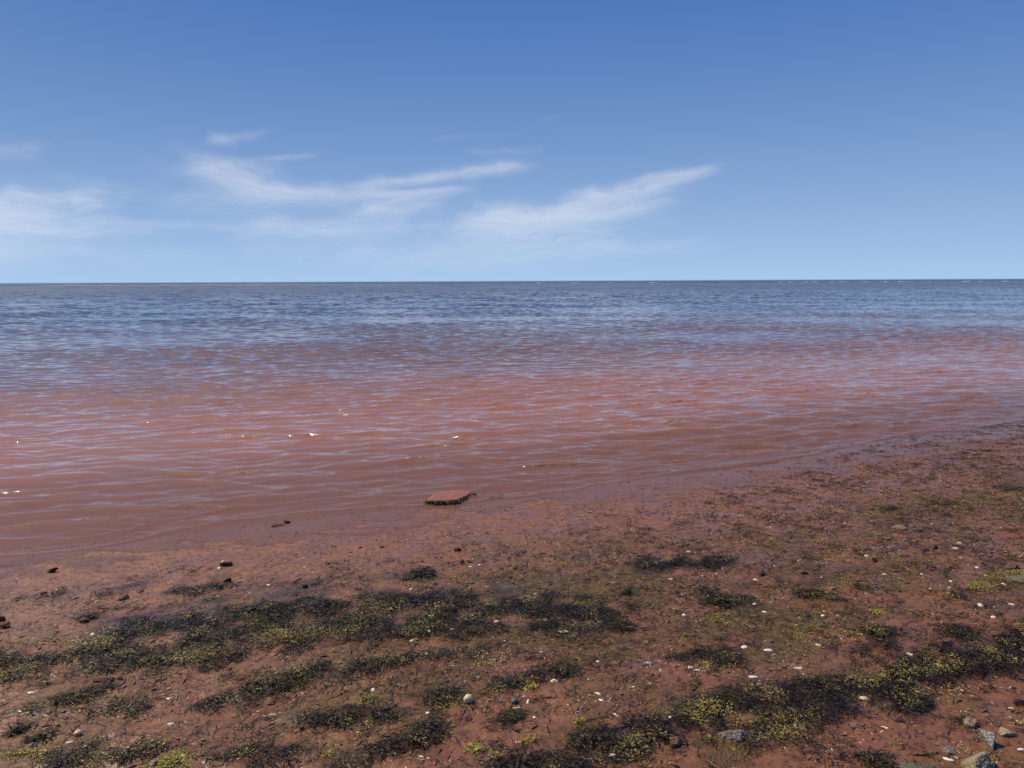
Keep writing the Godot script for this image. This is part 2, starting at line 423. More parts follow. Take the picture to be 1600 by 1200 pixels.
# ---------------------------------------------------------------- sky
func cirrus() -> ImageTexture:
	# streaks of ice cloud by direction: azimuth and height in degrees, half length and half thickness in degrees, tilt, strength
	var W := 4096
	var Hh := 2048
	var per := W / 360.0
	var x0 := 1024
	var cols := 2048
	var rows := 420
	var a := PackedFloat32Array()
	a.resize(cols * rows)
	var thread := FastNoiseLite.new()
	make_noise(thread, 31, 0.9, 4)
	thread.fractal_gain = 0.6
	var bend := FastNoiseLite.new()
	make_noise(bend, 77, 0.16, 3)
	for s in [
		[Vector2(-33.06, 4.45), 6.0, 2.2, 1.0, 0.95], [Vector2(-37.90, 3.92), 6.0, 3.0, 3.0, 0.8], [Vector2(-31.94, 5.58), 3.5, 0.55, -3.0, 0.7], [Vector2(-29.97, 3.36), 6.5, 0.5, 1.0, 0.35],
		[Vector2(-20.16, 7.46), 4.2, 1.1, -14.0, 0.75], [Vector2(-21.48, 7.91), 4.6, 0.6, 4.0, 0.4], [Vector2(-18.57, 6.73), 5.5, 0.8, -10.0, 0.6], [Vector2(-15.94, 6.46), 6.0, 0.75, 2.0, 0.55], [Vector2(-12.32, 6.32), 4.5, 0.7, 5.0, 0.5], [Vector2(-21.18, 5.77), 6.5, 1.0, 0.0, 0.3],
		[Vector2(-19.68, 10.13), 3.2, 0.42, 12.0, 0.42], [Vector2(-20.74, 9.94), 1.4, 0.55, -20.0, 0.35], [Vector2(-16.28, 8.79), 2.4, 0.25, 6.0, 0.4], [Vector2(-33.09, 8.22), 2.6, 0.7, 12.0, 0.3],
		[Vector2(-4.74, 7.94), 7.5, 0.55, 7.5, 0.75], [Vector2(-1.37, 8.40), 4.2, 0.6, 5.0, 0.6], [Vector2(-7.60, 7.54), 4.5, 0.4, 7.0, 0.5], [Vector2(-7.63, 6.39), 5.0, 0.5, 4.0, 0.7], [Vector2(-9.55, 5.45), 4.6, 0.7, 4.0, 0.75], [Vector2(-6.67, 6.63), 4.0, 0.28, 6.0, 0.45],
		[Vector2(-0.88, 9.49), 2.6, 0.28, 3.0, 0.22], [Vector2(1.52, 9.57), 1.4, 0.25, 12.0, 0.2], [Vector2(-3.74, 10.52), 5.0, 0.3, 4.0, 0.1], [Vector2(2.95, 11.83), 1.5, 0.3, 12.0, 0.1],
		[Vector2(11.94, 7.59), 4.2, 0.45, 6.0, 0.6], [Vector2(9.63, 6.84), 5.5, 0.6, 8.0, 0.55], [Vector2(6.33, 5.89), 8.0, 1.0, 9.0, 0.75], [Vector2(2.97, 4.99), 9.0, 1.2, 6.0, 0.8], [Vector2(7.77, 5.07), 6.0, 0.55, 9.0, 0.55], [Vector2(-1.89, 4.54), 8.0, 1.4, 3.0, 0.55], [Vector2(2.48, 3.34), 9.0, 1.4, 4.0, 0.4],
		[Vector2(-13.31, 4.24), 9.0, 1.1, 2.0, 0.42], [Vector2(-15.16, 3.67), 9.0, 0.9, 0.0, 0.3], [Vector2(9.72, 2.55), 8.0, 0.7, 1.0, 0.25], [Vector2(-24.97, 4.00), 8.0, 0.4, 0.0, 0.25], [Vector2(-4.84, 1.93), 16.0, 1.2, 0.0, 0.28], [Vector2(-28.97, 2.00), 12.0, 1.0, 0.0, 0.16],
		[Vector2(-58, 7), 9.0, 1.6, 4.0, 0.7], [Vector2(-70, 12), 10.0, 1.4, 8.0, 0.5], [Vector2(-50, 14), 5.0, 0.5, 8.0, 0.4], [Vector2(-80, 5), 9.0, 1.0, 2.0, 0.6], [Vector2(50, 5), 8.0, 0.6, 3.0, 0.3], [Vector2(66, 8), 8.0, 0.9, 4.0, 0.35]]:
		var c: Vector2 = s[0]
		var tilt := deg_to_rad(s[3])
		var ct := cos(tilt)
		var sn := sin(tilt)
		var half: float = s[1]
		var thick: float = s[2] * 0.78
		var cx := (c.x + 180.0) * per - x0
		var cy := (c.y) * per
		for j in range(maxi(0, int(cy - (thick * 3.2 + half * absf(sn)) * per)), mini(rows, int(cy + (thick * 3.2 + half * absf(sn)) * per))):
			for i in range(maxi(0, int(cx - half * 1.15 * per)), mini(cols, int(cx + half * 1.15 * per))):
				var dx := (i - cx) / per
				var dy := (j - cy) / per
				var u := (dx * ct + dy * sn) / half
				if absf(u) > 1.1:
					continue
				var gx := c.x + dx
				var gy := c.y + dy
				var w := bend.get_noise_2d(gx, gy * 2.0)
				var v := (-dx * sn + dy * ct) / thick + w * 0.75 - (u * u) * 0.25
				if absf(v) > 2.8:
					continue
				var along := gx * ct + gy * sn + w * 1.5
				var across := -gx * sn + gy * ct + w * 0.7
				var th := 0.52 + 0.72 * thread.get_noise_2d(along * 0.24 + c.x, across * 4.6)
				var body := exp(-v * v * (1.5 if v > 0.0 else 0.7)) * (1.0 - smoothstep(0.25, 1.1, absf(u) + w * 0.35))
				a[j * cols + i] += float(s[4]) * body * clampf(th * 0.9 + body * 0.2, 0.0, 1.0)
	var im := Image.create_empty(W, Hh, false, Image.FORMAT_RGBA8)
	var white := lin(1.0, 0.77, 0.42)
	im.fill(Color(white.r, white.g, white.b, 0.0))
	for j in rows:
		for i in cols:
			var k := a[j * cols + i]
			if k > 0.004:
				im.set_pixel((x0 + i + W / 2) % W, 1023 - j, Color(white.r, white.g, white.b, 0.40 * (1.0 - exp(-k * 0.95))))
	return ImageTexture.create_from_image(im)

# ---------------------------------------------------------------- sea
func sea_step(d: float) -> float:
	if d < 11.0:
		return 0.022
	return minf(0.022 * pow(d / 11.0, 2.0) * lerpf(1.0, 0.5, smoothstep(14.0, 50.0, d)), d * 0.04)

func sea_mesh() -> ArrayMesh:
	var rows: Array[float] = []
	var r := -1.7
	while r < 9000.0:
		rows.append(r)
		var d := r + 4.6
		r += sea_step(d)
	var half_cols := 300
	var us: Array[float] = []
	for k in [-30.0, -9.0, -4.0, -2.2, -1.5, -1.2]: us.append(k)
	for i in half_cols * 2 + 1: us.append(float(i - half_cols) / half_cols)
	for k in [1.2, 1.5, 2.2, 4.0, 9.0, 30.0]: us.append(k)
	var nc := us.size()
	var v := PackedVector3Array(); v.resize(nc * rows.size())
	var c := PackedColorArray(); c.resize(v.size())
	var uv := PackedVector2Array(); uv.resize(v.size())
	var ripple := PackedFloat32Array(); ripple.resize(v.size())
	# chop: wavelength, direction in degrees, height, phase
	var chop := []
	rng.seed = 4711
	for w in [[0.12, -26.0, 0.0018], [0.16, 22.0, 0.0032], [0.21, -18.0, 0.0044], [0.28, 14.0, 0.0062], [0.36, -11.0, 0.0074], [0.46, 10.0, 0.0088], [0.60, -20.0, 0.0092], [0.78, 19.0, 0.0105], [1.05, -13.0, 0.013], [1.45, 28.0, 0.017], [2.1, -22.0, 0.026], [3.2, 12.0, 0.040], [5.0, -17.0, 0.06]]:
		var kk: float = TAU / w[0]
		chop.append([kk * sin(deg_to_rad(w[1])), -kk * cos(deg_to_rad(w[1])), w[2], rng.randf() * TAU, w[0], rng.randf_range(-6.0, 6.0), rng.randf_range(-6.0, 6.0)])
	var at := 0
	var clear := Color(0.235, 0.115, 0.080)
	var red := Color(0.285, 0.137, 0.088)
	var mauve := Color(0.160, 0.108, 0.095)
	var slate := Color(0.066, 0.064, 0.078)
	var deep := Color(0.012, 0.028, 0.042)
	for j in rows.size():
		r = rows[j]
		var d := r + 4.6
		var step := sea_step(d)
		var off := 0.6 * smoothstep(-0.1, 0.7, r) + 0.4 * smoothstep(0.8, 16.0, r)
		var near := smoothstep(-0.35, 0.5, r) * (1.0 - 0.7 * smoothstep(5.0, 16.0, r))
		var rr := maxf(r, 0.0)
		for i in nc:
			var x := 1.2 + 0.24 * rr + us[i] * (8.0 + 0.95 * rr)
			var z := shore_z(x) - r / 0.91
			var y := 0.0
			if r < 400.0 and absf(us[i]) <= 1.0:
				var wa := n_warp.get_noise_2d(x, z)
				var gu := clampf(0.5 + 1.1 * n_gust.get_noise_2d(x * 0.6, z), 0.0, 1.3)
				if near > 0.0:
					var q := 0.5 * r + 0.5 * (-z - 4.9) * 0.91
					var f := 0.5 + 0.5 * cos(TAU * q / (0.27 + 0.10 * smoothstep(0.0, 3.0, r)) + wa * 5.0)
					var e := n_warp.get_noise_2d(x * 1.3 + 40.0, z * 1.3)
					ripple[at] = 0.75 * near * smoothstep(0.12, 0.45, e) * smoothstep(0.82, 0.97, f) * (1.0 - smoothstep(2.0, 7.0, r))
					y += near * 0.0125 * (0.25 + clampf(0.5 + 1.3 * e, 0.0, 1.1)) * pow(f, 7.0)
					var lap := (r - 0.10 - 0.22 * wa) / 0.035
					var lap2 := (r - 0.42 - 0.3 * wa) / 0.04
					y += 0.010 * exp(-lap * lap) + 0.010 * exp(-lap2 * lap2)
					var f2 := 0.5 + 0.5 * cos(TAU * (q * 0.93 - x * 0.34) / 0.21 + wa * 5.0 + 1.0)
					y += near * 0.0032 * (0.9 - gu * 0.4) * f2 * f2
				if off > 0.0:
					var h := 0.0
					var wb := n_warp.get_noise_2d(z * 0.8 + 90.0, x * 0.8)
					for w in chop:
						if w[4] > step * 2.2 and (w[4] < 1.2 or r > w[4] * 7.0):
							var p: float = x * w[0] + z * w[1] + w[3] + wa * w[5] + wb * w[6]
							h += w[2] * (1.0 if w[4] < 1.2 else smoothstep(w[4] * 7.0, w[4] * 22.0, r)) * (0.55 * cos(p) + 0.9 * (0.64 - absf(sin(p * 0.5))))
					y += h * off * (0.40 + 0.75 * gu)
			if r > 14.0:
				ripple[at] = 0.18 * smoothstep(14.0, 60.0, r) * (0.6 + 0.8 * clampf(0.5 + n_gust.get_noise_2d(x * 0.05, z * 0.12), 0.0, 1.0))
			var depth := y - base_height(-r) + 0.004
			var al := clampf(depth / 0.010, 0.0, 1.0) * 0.55 + 0.45 * smoothstep(0.012, 0.11, depth)
			if r < 0.25 and absf(us[i]) <= 1.0:
				# a film of draining water lies on the mud along the edge
				var film := 0.30 + 0.55 * clampf(0.5 + 1.2 * n_warp.get_noise_2d(x * 1.1 + 12.0, z * 2.5), 0.0, 1.0) + 0.5 * smoothstep(0.5, 4.0, x)
				var g := ground(x, z)
				var pool := smoothstep(-0.2, 0.35, n_mid.get_noise_2d(x * 0.8 + 4.0, z * 1.6) + smoothstep(-film, 0.0, r) * 1.2 - 0.45)
				var fa := 0.5 * smoothstep(-film - 0.5, -film * 0.4, r) * pool
				if y < g + 0.003:
					y = lerpf(g - 0.004, g + 0.003, smoothstep(0.0, 0.06, fa))
					al = fa
			var wander := 1.0 + 0.28 * n_patch.get_noise_2d(x * 0.03, z * 0.09) + 0.25 * n_patch.get_noise_2d(x * 0.2, z * 0.6)
			var rw := rr * wander
			var col := clear.lerp(red, smoothstep(0.1, 2.6, rw))
			col = col.lerp(mauve, smoothstep(4.0, 12.0, rw))
			col = col.lerp(slate, smoothstep(9.0, 40.0, rw))
			col = col.lerp(deep, smoothstep(380.0, 520.0, rr))
			v[at] = Vector3(x, y, z)
			c[at] = Color(col.r, col.g, col.b, al)
			uv[at] = Vector2(0.5, clampf(log(1.0 + rr) / log(1.0 + 600.0), 0.0, 1.0))
			at += 1
	return grid_mesh(nc, rows.size(), v, c, uv, true, ripple)

func beach_mesh() -> ArrayMesh:
	var xs: Array[float] = []
	for k in [6000.0, 1500.0, 400.0, 120.0, 50.0, 22.0, 10.0, 4.0, 1.5, 0.5]: xs.append(ORIGIN.x - k)
	for i in GX: xs.append(ORIGIN.x + i * CELL)
	for k in [0.5, 1.5, 4.0, 10.0, 22.0, 50.0, 120.0, 400.0, 1500.0, 6000.0]: xs.append(ORIGIN.x + GX * CELL + k)
	var zs: Array[float] = []
	for k in [9500.0, 2500.0, 800.0, 250.0, 90.0, 40.0, 18.0, 8.0, 3.0, 1.0, 0.3]: zs.append(ORIGIN.y - k)
	for j in GZ: zs.append(ORIGIN.y + j * CELL)
	for k in [0.3, 1.0, 3.0, 8.0, 20.0, 60.0, 250.0]: zs.append(ORIGIN.y + GZ * CELL + k)
	var v := PackedVector3Array(); v.resize(xs.size() * zs.size())
	var c := PackedColorArray(); c.resize(v.size())
	var at := 0
	var wet := Color(0.205, 0.090, 0.054)
	var damp := Color(0.190, 0.082, 0.044)
	var stain := Color(0.092, 0.058, 0.014)
	var soot := Color(0.030, 0.022, 0.024)
	for z in zs:
		for x in xs:
			var s := inland(x, z)
			var y := ground(x, z)
			var dk := field_at(dark, x, z)
			if dk > 0.0:
				y += dk * 0.016 * (0.6 + n_mid.get_noise_2d(x * 3.0, z * 3.0))
			var col := wet.lerp(damp, smoothstep(0.5, 2.6, s))
			col = col * (1.0 + 0.22 * n_mid.get_noise_2d(x * 1.7 + 50.0, z * 1.7) + 0.16 * n_fine.get_noise_2d(x + 9.0, z * 1.6))
			var loose := clampf(n_broad.get_noise_2d(x * 2.0 + 7.0, z * 2.6) * 1.6, 0.0, 1.0) * smoothstep(0.6, 2.4, s) * 0.55
			col = col.lerp(stain, clampf(field_at(olive, x, z) * (0.8 + 0.6 * n_mid.get_noise_2d(x * 3.0, z * 4.0)) + loose, 0.0, 0.85))
			col = col.lerp(soot, clampf(field_at(black, x, z) * 0.8 + dk * 0.65, 0.0, 0.9))
			v[at] = Vector3(x, y, z)
			c[at] = Color(col.r, col.g, col.b)
			at += 1
	return grid_mesh(xs.size(), zs.size(), v, c)

# ---------------------------------------------------------------- things
var m_weed: StandardMaterial3D
var m_algae: StandardMaterial3D
var m_stone: StandardMaterial3D
var m_shell: StandardMaterial3D
var m_grit: StandardMaterial3D

func on(p: Vector2, up := 0.0) -> Vector3:
	return Vector3(p.x, ground(p.x, p.y) + up, p.y)

func seaweed_clump(label: String, p: Vector2, wide: float, deep: float, high: float, s: int, count: int, tint: Color, tint_b: Color, yaw: float) -> void:
	rng.seed = s
	var root := base("seaweed_clump", on(p), yaw)
	tag(root, label, "seaweed", "clumps of washed up seaweed")
	var st := begin()
	var nz := FastNoiseLite.new()
	make_noise(nz, s, 14.0, 3)
	var profile := func(x: float, z: float) -> float:
		var q := Vector2(x / wide * 2.0, z / deep * 2.0).length() + nz.get_noise_2d(x * 1.2, z * 1.2) * 0.55
		return high * 0.7 * maxf(0.0, 1.0 - q * q) * (0.75 + 0.9 * nz.get_noise_2d(x + 3.0, z * 1.3))
	var n := 18
	var g: Array[Vector3] = []
	for j in n + 1:
		for i in n + 1:
			var x := (float(i) / n - 0.5) * wide
			var z := (float(j) / n - 0.5) * deep
			var h: float = profile.call(x, z)
			g.append(Vector3(x, h * 0.8 - 0.006 if h > 0.0008 else -0.02, z))
	for j in n:
		for i in n:
			var a := j * (n + 1) + i
			for c in [a, a + 1, a + n + 1, a + 1, a + n + 2, a + n + 1]:
				st.set_color(Color(tint.r, tint.g, tint.b) * 0.8)
				st.add_vertex(g[c])
	obj("mat", done(st), m_weed, root)
	st = begin()
	for i in count * 2:
		var th := rng.randf() * TAU
		var r := sqrt(rng.randf()) * (0.5 if rng.randf() < 0.85 else 0.72)
		var x := cos(th) * r * wide
		var z := sin(th) * r * deep
		var h: float = profile.call(x, z)
		if h <= 0.0 and rng.randf() < 0.5:
			continue
		ribbon(st, Vector3(x, h + 0.002, z), rng.randf() * TAU, 0.008 + 0.05 * pow(rng.randf(), 2.0), rng.randf_range(0.0012, 0.0036), rng.randf_range(-2.8, 2.8), rng.randf_range(0.0, 0.004), shade(tint.lerp(tint_b, pow(rng.randf(), 2.5)), 0.45), 4)
	obj("foliage", done(st), m_weed, root).set_meta("kind", "stuff")

func algae_clump(label: String, p: Vector2, wide: float, deep: float, s: int, tint: Color, yaw: float) -> void:
	rng.seed = s
	var st := begin()
	var many := int(clampf(wide * deep * 60000.0, 40.0, 420.0))
	for i in many * 2:
		var th := rng.randf() * TAU
		var r := sqrt(rng.randf()) * (1.0 + 0.3 * sin(th * 3.0 + s))
		ribbon(st, Vector3(cos(th) * r * wide * 0.5, 0.001 + 0.012 * (1.3 - r) * rng.randf(), sin(th) * r * deep * 0.5), rng.randf() * TAU, rng.randf_range(0.005, 0.022), rng.randf_range(0.0012, 0.0032), rng.randf_range(-4.0, 4.0), 0.003, shade(tint * 0.85, 0.7), 3)
	for i in many / 4:
		var th := rng.randf() * TAU
		var r := sqrt(rng.randf()) * (1.0 + 0.3 * sin(th * 3.0 + s))
		crumple(st, Vector3(cos(th) * r * wide * 0.5, 0.001 + 0.010 * (1.0 - r) * rng.randf(), sin(th) * r * deep * 0.5), rng.randf_range(0.0018, 0.0058), rng.randf_range(0.002, 0.008), shade(tint, 0.5), 2)
	var o := obj("algae_clump", done(st), m_algae)
	o.position = on(p)
	o.rotation.y = yaw
	tag(o, label, "algae", "clumps of yellow green algae")

func stone(called: String, label: String, category: String, p: Vector2, size: Vector3, sunk: float, s: int, boxy: float, cuts: int, depth: float, rough: float, a: Color, b: Color, yaw: float, tilt := Vector2.ZERO, group := "") -> MeshInstance3D:
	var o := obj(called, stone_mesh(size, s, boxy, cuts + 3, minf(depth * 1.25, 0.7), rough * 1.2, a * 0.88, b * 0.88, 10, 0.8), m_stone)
	o.position = on(p, size.y * (0.42 - sunk))
	o.rotation = Vector3(tilt.x, yaw, tilt.y)
	tag(o, label, category, group)
	return o

func _ready() -> void:
	# ------------------------------------------------ camera, sky, sun, exposure
	var cam := Camera3D.new()
	cam.name = "camera"
	cam.position = Vector3(0, 1.7, 0)
	cam.rotation = Vector3(deg_to_rad(-7.91), 0, deg_to_rad(-0.25))
	cam.fov = 54.9
	cam.near = 0.1
	cam.far = 14000.0
	add_child(cam)
	cam.current = true
	var sun := DirectionalLight3D.new()
	sun.name = "sun"
	sun.light_energy = 1.5
	sun.light_color = Color(1.0, 0.935, 0.83)
	sun.light_angular_distance = 0.5
	sun.shadow_enabled = true
	add_child(sun)
	var towards := Vector3(-sin(deg_to_rad(62)) * cos(deg_to_rad(52)), sin(deg_to_rad(52)), -cos(deg_to_rad(62)) * cos(deg_to_rad(52)))
	sun.look_at_from_position(towards * 50.0, Vector3.ZERO)
	var sm := ProceduralSkyMaterial.new()
	sm.sky_top_color = lin(0.006, 0.104, 0.40)
	sm.sky_horizon_color = lin(0.385, 0.565, 0.81)
	sm.sky_curve = 0.14
	sm.ground_bottom_color = lin(0.12, 0.07, 0.06)
	sm.ground_horizon_color = lin(0.20, 0.24, 0.30)
	sm.sun_angle_max = 90.0
	sm.sun_curve = 0.20
	sm.sky_cover = cirrus()
	var sky := Sky.new()
	sky.sky_material = sm
	var env := Environment.new()
	env.background_mode = Environment.BG_SKY
	env.sky = sky
	env.tonemap_mode = Environment.TONE_MAPPER_LINEAR
	env.tonemap_exposure = 1.04
	env.sdfgi_enabled = true
	env.ssao_enabled = true
	env.ssil_enabled = true
	var we := WorldEnvironment.new()
	we.name = "world"
	we.environment = env
	add_child(we)

	# ------------------------------------------------ ground and sea
	make_noise(n_broad, 11, 0.55, 2)
	make_noise(n_mid, 12, 2.6, 3)
	make_noise(n_fine, 13, 13.0, 2)
	make_noise(n_patch, 14, 3.0, 3)
	make_noise(n_warp, 15, 0.42, 3)
	make_noise(n_gust, 16, 0.14, 3)
	lay_fields()
	var ramp := Gradient.new()
	ramp.offsets = PackedFloat32Array([0.0, 0.28, 0.36, 0.62, 0.72, 1.0])
	ramp.colors = PackedColorArray([Color(0.55, 0.52, 0.52), Color(0.74, 0.72, 0.71), Color(0.88, 0.87, 0.87), Color(0.94, 0.94, 0.93), Color(1, 1, 0.98), Color(1, 1, 1)])
	var mud := mat(Color(1, 1, 1), 0.5, 0.40)
	mud.albedo_texture = noise_tex(21, 2048, 0.02, 6, ramp)
	mud.uv1_triplanar = true
	mud.uv1_world_triplanar = true
	mud.uv1_scale = Vector3(0.42, 0.42, 0.42)
	var sheen := Gradient.new()
	sheen.offsets = PackedFloat32Array([0.0, 0.38, 0.56, 1.0])
	sheen.colors = PackedColorArray([Color(0.30, 0.30, 0.30), Color(0.38, 0.38, 0.38), Color(0.58, 0.58, 0.58), Color(0.64, 0.64, 0.64)])
	mud.roughness = 1.0
	mud.roughness_texture = noise_tex(23, 1024, 0.006, 5, sheen)
	mud.heightmap_enabled = true
	mud.heightmap_texture = noise_tex(22, 2048, 0.03, 5)
	mud.heightmap_scale = 0.42
	mud.cull_mode = BaseMaterial3D.CULL_BACK
	tag(obj("beach_ground", beach_mesh(), mud), "wet red mud beach sloping into the shallow water", "", "", "structure")

	var water := mat(Color(1, 1, 1), 1.0, 0.36)
	var one := Image.create_empty(4, 4, false, Image.FORMAT_RGBA8)
	one.fill(Color(1, 1, 1))
	water.albedo_texture = ImageTexture.create_from_image(one)
	water.transparency = BaseMaterial3D.TRANSPARENCY_ALPHA
	var rough := Image.create_empty(4, 256, false, Image.FORMAT_RGBA8)
	for j in 256:
		var dist := exp(j / 255.0 * log(601.0)) - 1.0
		var k := 0.055 + 0.22 * smoothstep(10.0, 150.0, dist)
		rough.fill_rect(Rect2i(0, j, 4, 1), Color(k, k, k))
	water.roughness_texture = ImageTexture.create_from_image(rough)
	water.texture_repeat = false
	water.cull_mode = BaseMaterial3D.CULL_BACK
	tag(obj("sea_water", sea_mesh(), water), "shallow silty sea turning from red to slate blue", "", "", "structure")

	# far sandbar and the breakers on it
	rng.seed = 99
	m_stone = mat(Color(1, 1, 1), 0.8, 0.4)
	var grain := noise_tex(24, 512, 0.03, 5)
	m_stone.heightmap_enabled = true
	m_stone.heightmap_texture = grain
	m_stone.heightmap_scale = 1.3
	m_stone.uv1_triplanar = true
	m_stone.uv1_world_triplanar = true
	m_stone.uv1_scale = Vector3(5, 5, 5)
	var bar_v := PackedVector3Array()
	var bar_c := PackedColorArray()
	for j in 9:
		for i in 121:
			var t := i / 120.0
			var x := lerpf(-335.0, 40.0, t)
			var q := j / 8.0
			var hgt := sin(PI * q) * (0.75 - 0.6 * smoothstep(0.35, 0.9, t)) * smoothstep(0.0, 0.12, t) * (0.8 + 0.5 * n_warp.get_noise_2d(x * 0.12, 3.0)) - 0.12
			bar_v.append(Vector3(x, hgt, -505.0 + q * 22.0 + 3.0 * n_warp.get_noise_2d(x * 0.2, 9.0)))
			bar_c.append(Color(0.25, 0.19, 0.15))
	tag(obj("sandbar", grid_mesh(121, 9, bar_v, bar_c), mat(Color(1, 1, 1), 0.9, 0.3)), "low pale sandbar out at sea under the horizon", "", "", "structure")
	var m_foam := mat(Color(0.85, 0.86, 0.86), 0.7, 0.3)
	for k in 22:
		var fx: float = [-392.0, -377.0, -360.0, 18.0, 41.0, 63.0, 92.0, 171.0, 178.0, 190.0, 196.0, 206.0, 214.0, 224.0, 238.0, 240.0, 248.0, 257.0, 270.0, 291.0, 303.0, 318.0][k]
		var o := obj("breaking_wave", stone_mesh(Vector3(rng.randf_range(2.5, 7.0), rng.randf_range(0.4, 0.75), 1.4), 300 + k, 0.0, 0, 0.2, 0.3, Color(1, 1, 1), Color(0.9, 0.92, 0.94), 8), m_foam)
		o.position = Vector3(fx * 1.02, 0.16, -488.0 + rng.randf_range(-6, 6))
		tag(o, "small white breaker on the shoal below the horizon", "breaking wave", "white breakers on the distant shoal")

	# ------------------------------------------------ materials of what lies about
	m_weed = mat(Color(1, 1, 1), 0.5, 0.35)
	m_algae = mat(Color(1, 1, 1), 0.6, 0.4)
	m_algae.backlight_enabled = true
	m_algae.backlight = Color(0.25, 0.25, 0.1)
	m_shell = mat(Color(1, 1, 1), 0.45, 0.5)
	m_grit = mat(Color(1, 1, 1), 0.5, 0.5)
	wrack()
	litter()
	stones()
	clumps()
	shells()

# ---------------------------------------------------------------- what nobody could count
const WEED := [Color(0.007, 0.0055, 0.005), Color(0.010, 0.0075, 0.006), Color(0.011, 0.008, 0.006), Color(0.016, 0.0105, 0.007), Color(0.026, 0.018, 0.009), Color(0.055, 0.040, 0.018), Color(0.012, 0.0085, 0.008)]
const ALGAE := [Color(0.34, 0.29, 0.07), Color(0.25, 0.22, 0.05), Color(0.42, 0.37, 0.12), Color(0.17, 0.15, 0.04), Color(0.32, 0.22, 0.06), Color(0.11, 0.095, 0.03)]

func wrack() -> void:
	rng.seed = 501
	var tufts: Array[ArrayMesh] = []
	for k in 6: tufts.append(tuft_mesh(30, 0.032, 0.005))
	var fluff: Array[ArrayMesh] = []
	for k in 4: fluff.append(algae_mesh(9, 0.042))
	# three strand lines: the broad dark one, the one nearer the feet, and scraps between them
	var bands := [base("seaweed_wrack"), base("seaweed_wrack"), base("seaweed_wrack")]
	tag(bands[0], "broad dark strand line of matted eelgrass with yellow green scraps", "seaweed", "", "stuff")
	tag(bands[1], "slanting strand line of black weed and yellow algae beside the grey stones", "seaweed", "", "stuff")
	tag(bands[2], "thin scraps of dark weed spread over the red mud", "seaweed", "", "stuff")
	var rows := []
	var frows := []
	for b in 3:
		rows.append([]); frows.append([])
		for k in 6: rows[b].append(PackedFloat32Array())
		for k in 4: frows[b].append(PackedFloat32Array())
	for j in GZ:
		for i in GX:
			var m := dark[j * GX + i]
			var yl := yellow[j * GX + i]
			var wx := ORIGIN.x + i * CELL
			var wz := ORIGIN.y + j * CELL
			if wz > -5.5:
				yl = maxf(yl, 0.75 * clampf(n_mid.get_noise_2d(wx * 0.9 + 60.0, wz * 2.2) * 2.4 - 0.55, 0.0, 1.0) * smoothstep(1.2, 2.6, inland(wx, wz)))
			if m <= 0.02 and yl <= 0.02:
				continue
			var x := ORIGIN.x + (i + rng.randf()) * CELL
			var z := ORIGIN.y + (j + rng.randf()) * CELL
			var b := 2
			if m > 0.35:
				b = 0 if z < -2.9 - 0.16 * x else 1
			var bumpy := n_mid.get_noise_2d(x * 3.0, z * 3.0)
			if rng.randf() < m * (0.2 + m) * 1.0 * clampf(0.8 + 1.6 * bumpy + 0.9 * n_fine.get_noise_2d(x, z * 1.6), 0.0, 1.5):
				var c: Color = shade(pick(WEED), 0.4)
				var y := ground(x, z) + m * 0.016 * (0.6 + bumpy) + rng.randf() * 0.004
				var k := rng.randi() % 6
				rows[b][k].append_array(row(x, y, z, rng.randf() * TAU, rng.randf_range(0.7, 1.3), rng.randf_range(0.6, 1.2), rng.randf_range(0.7, 1.3), rng.randf_range(-0.08, 0.08), c))
			var py := yl * yl * 0.95 + (m * 0.17 * clampf(0.1 + 4.5 * n_patch.get_noise_2d(x * 1.3 + 5.0, z * 2.2), 0.0, 3.0))
			if rng.randf() < py:
				var k := rng.randi() % 4
				var kk := rng.randf_range(0.6, 1.3)
				frows[b][k].append_array(row(x, ground(x, z) + m * 0.020 + 0.003, z, rng.randf() * TAU, kk, kk, kk, rng.randf_range(-0.2, 0.2), shade(pick(ALGAE), 0.3)))
	for b in 3:
		for k in 6: scatter(bands[b], "strands", tufts[k], m_weed, rows[b][k])
		for k in 4: scatter(bands[b], "algae_scraps", fluff[k], m_algae, frows[b][k])

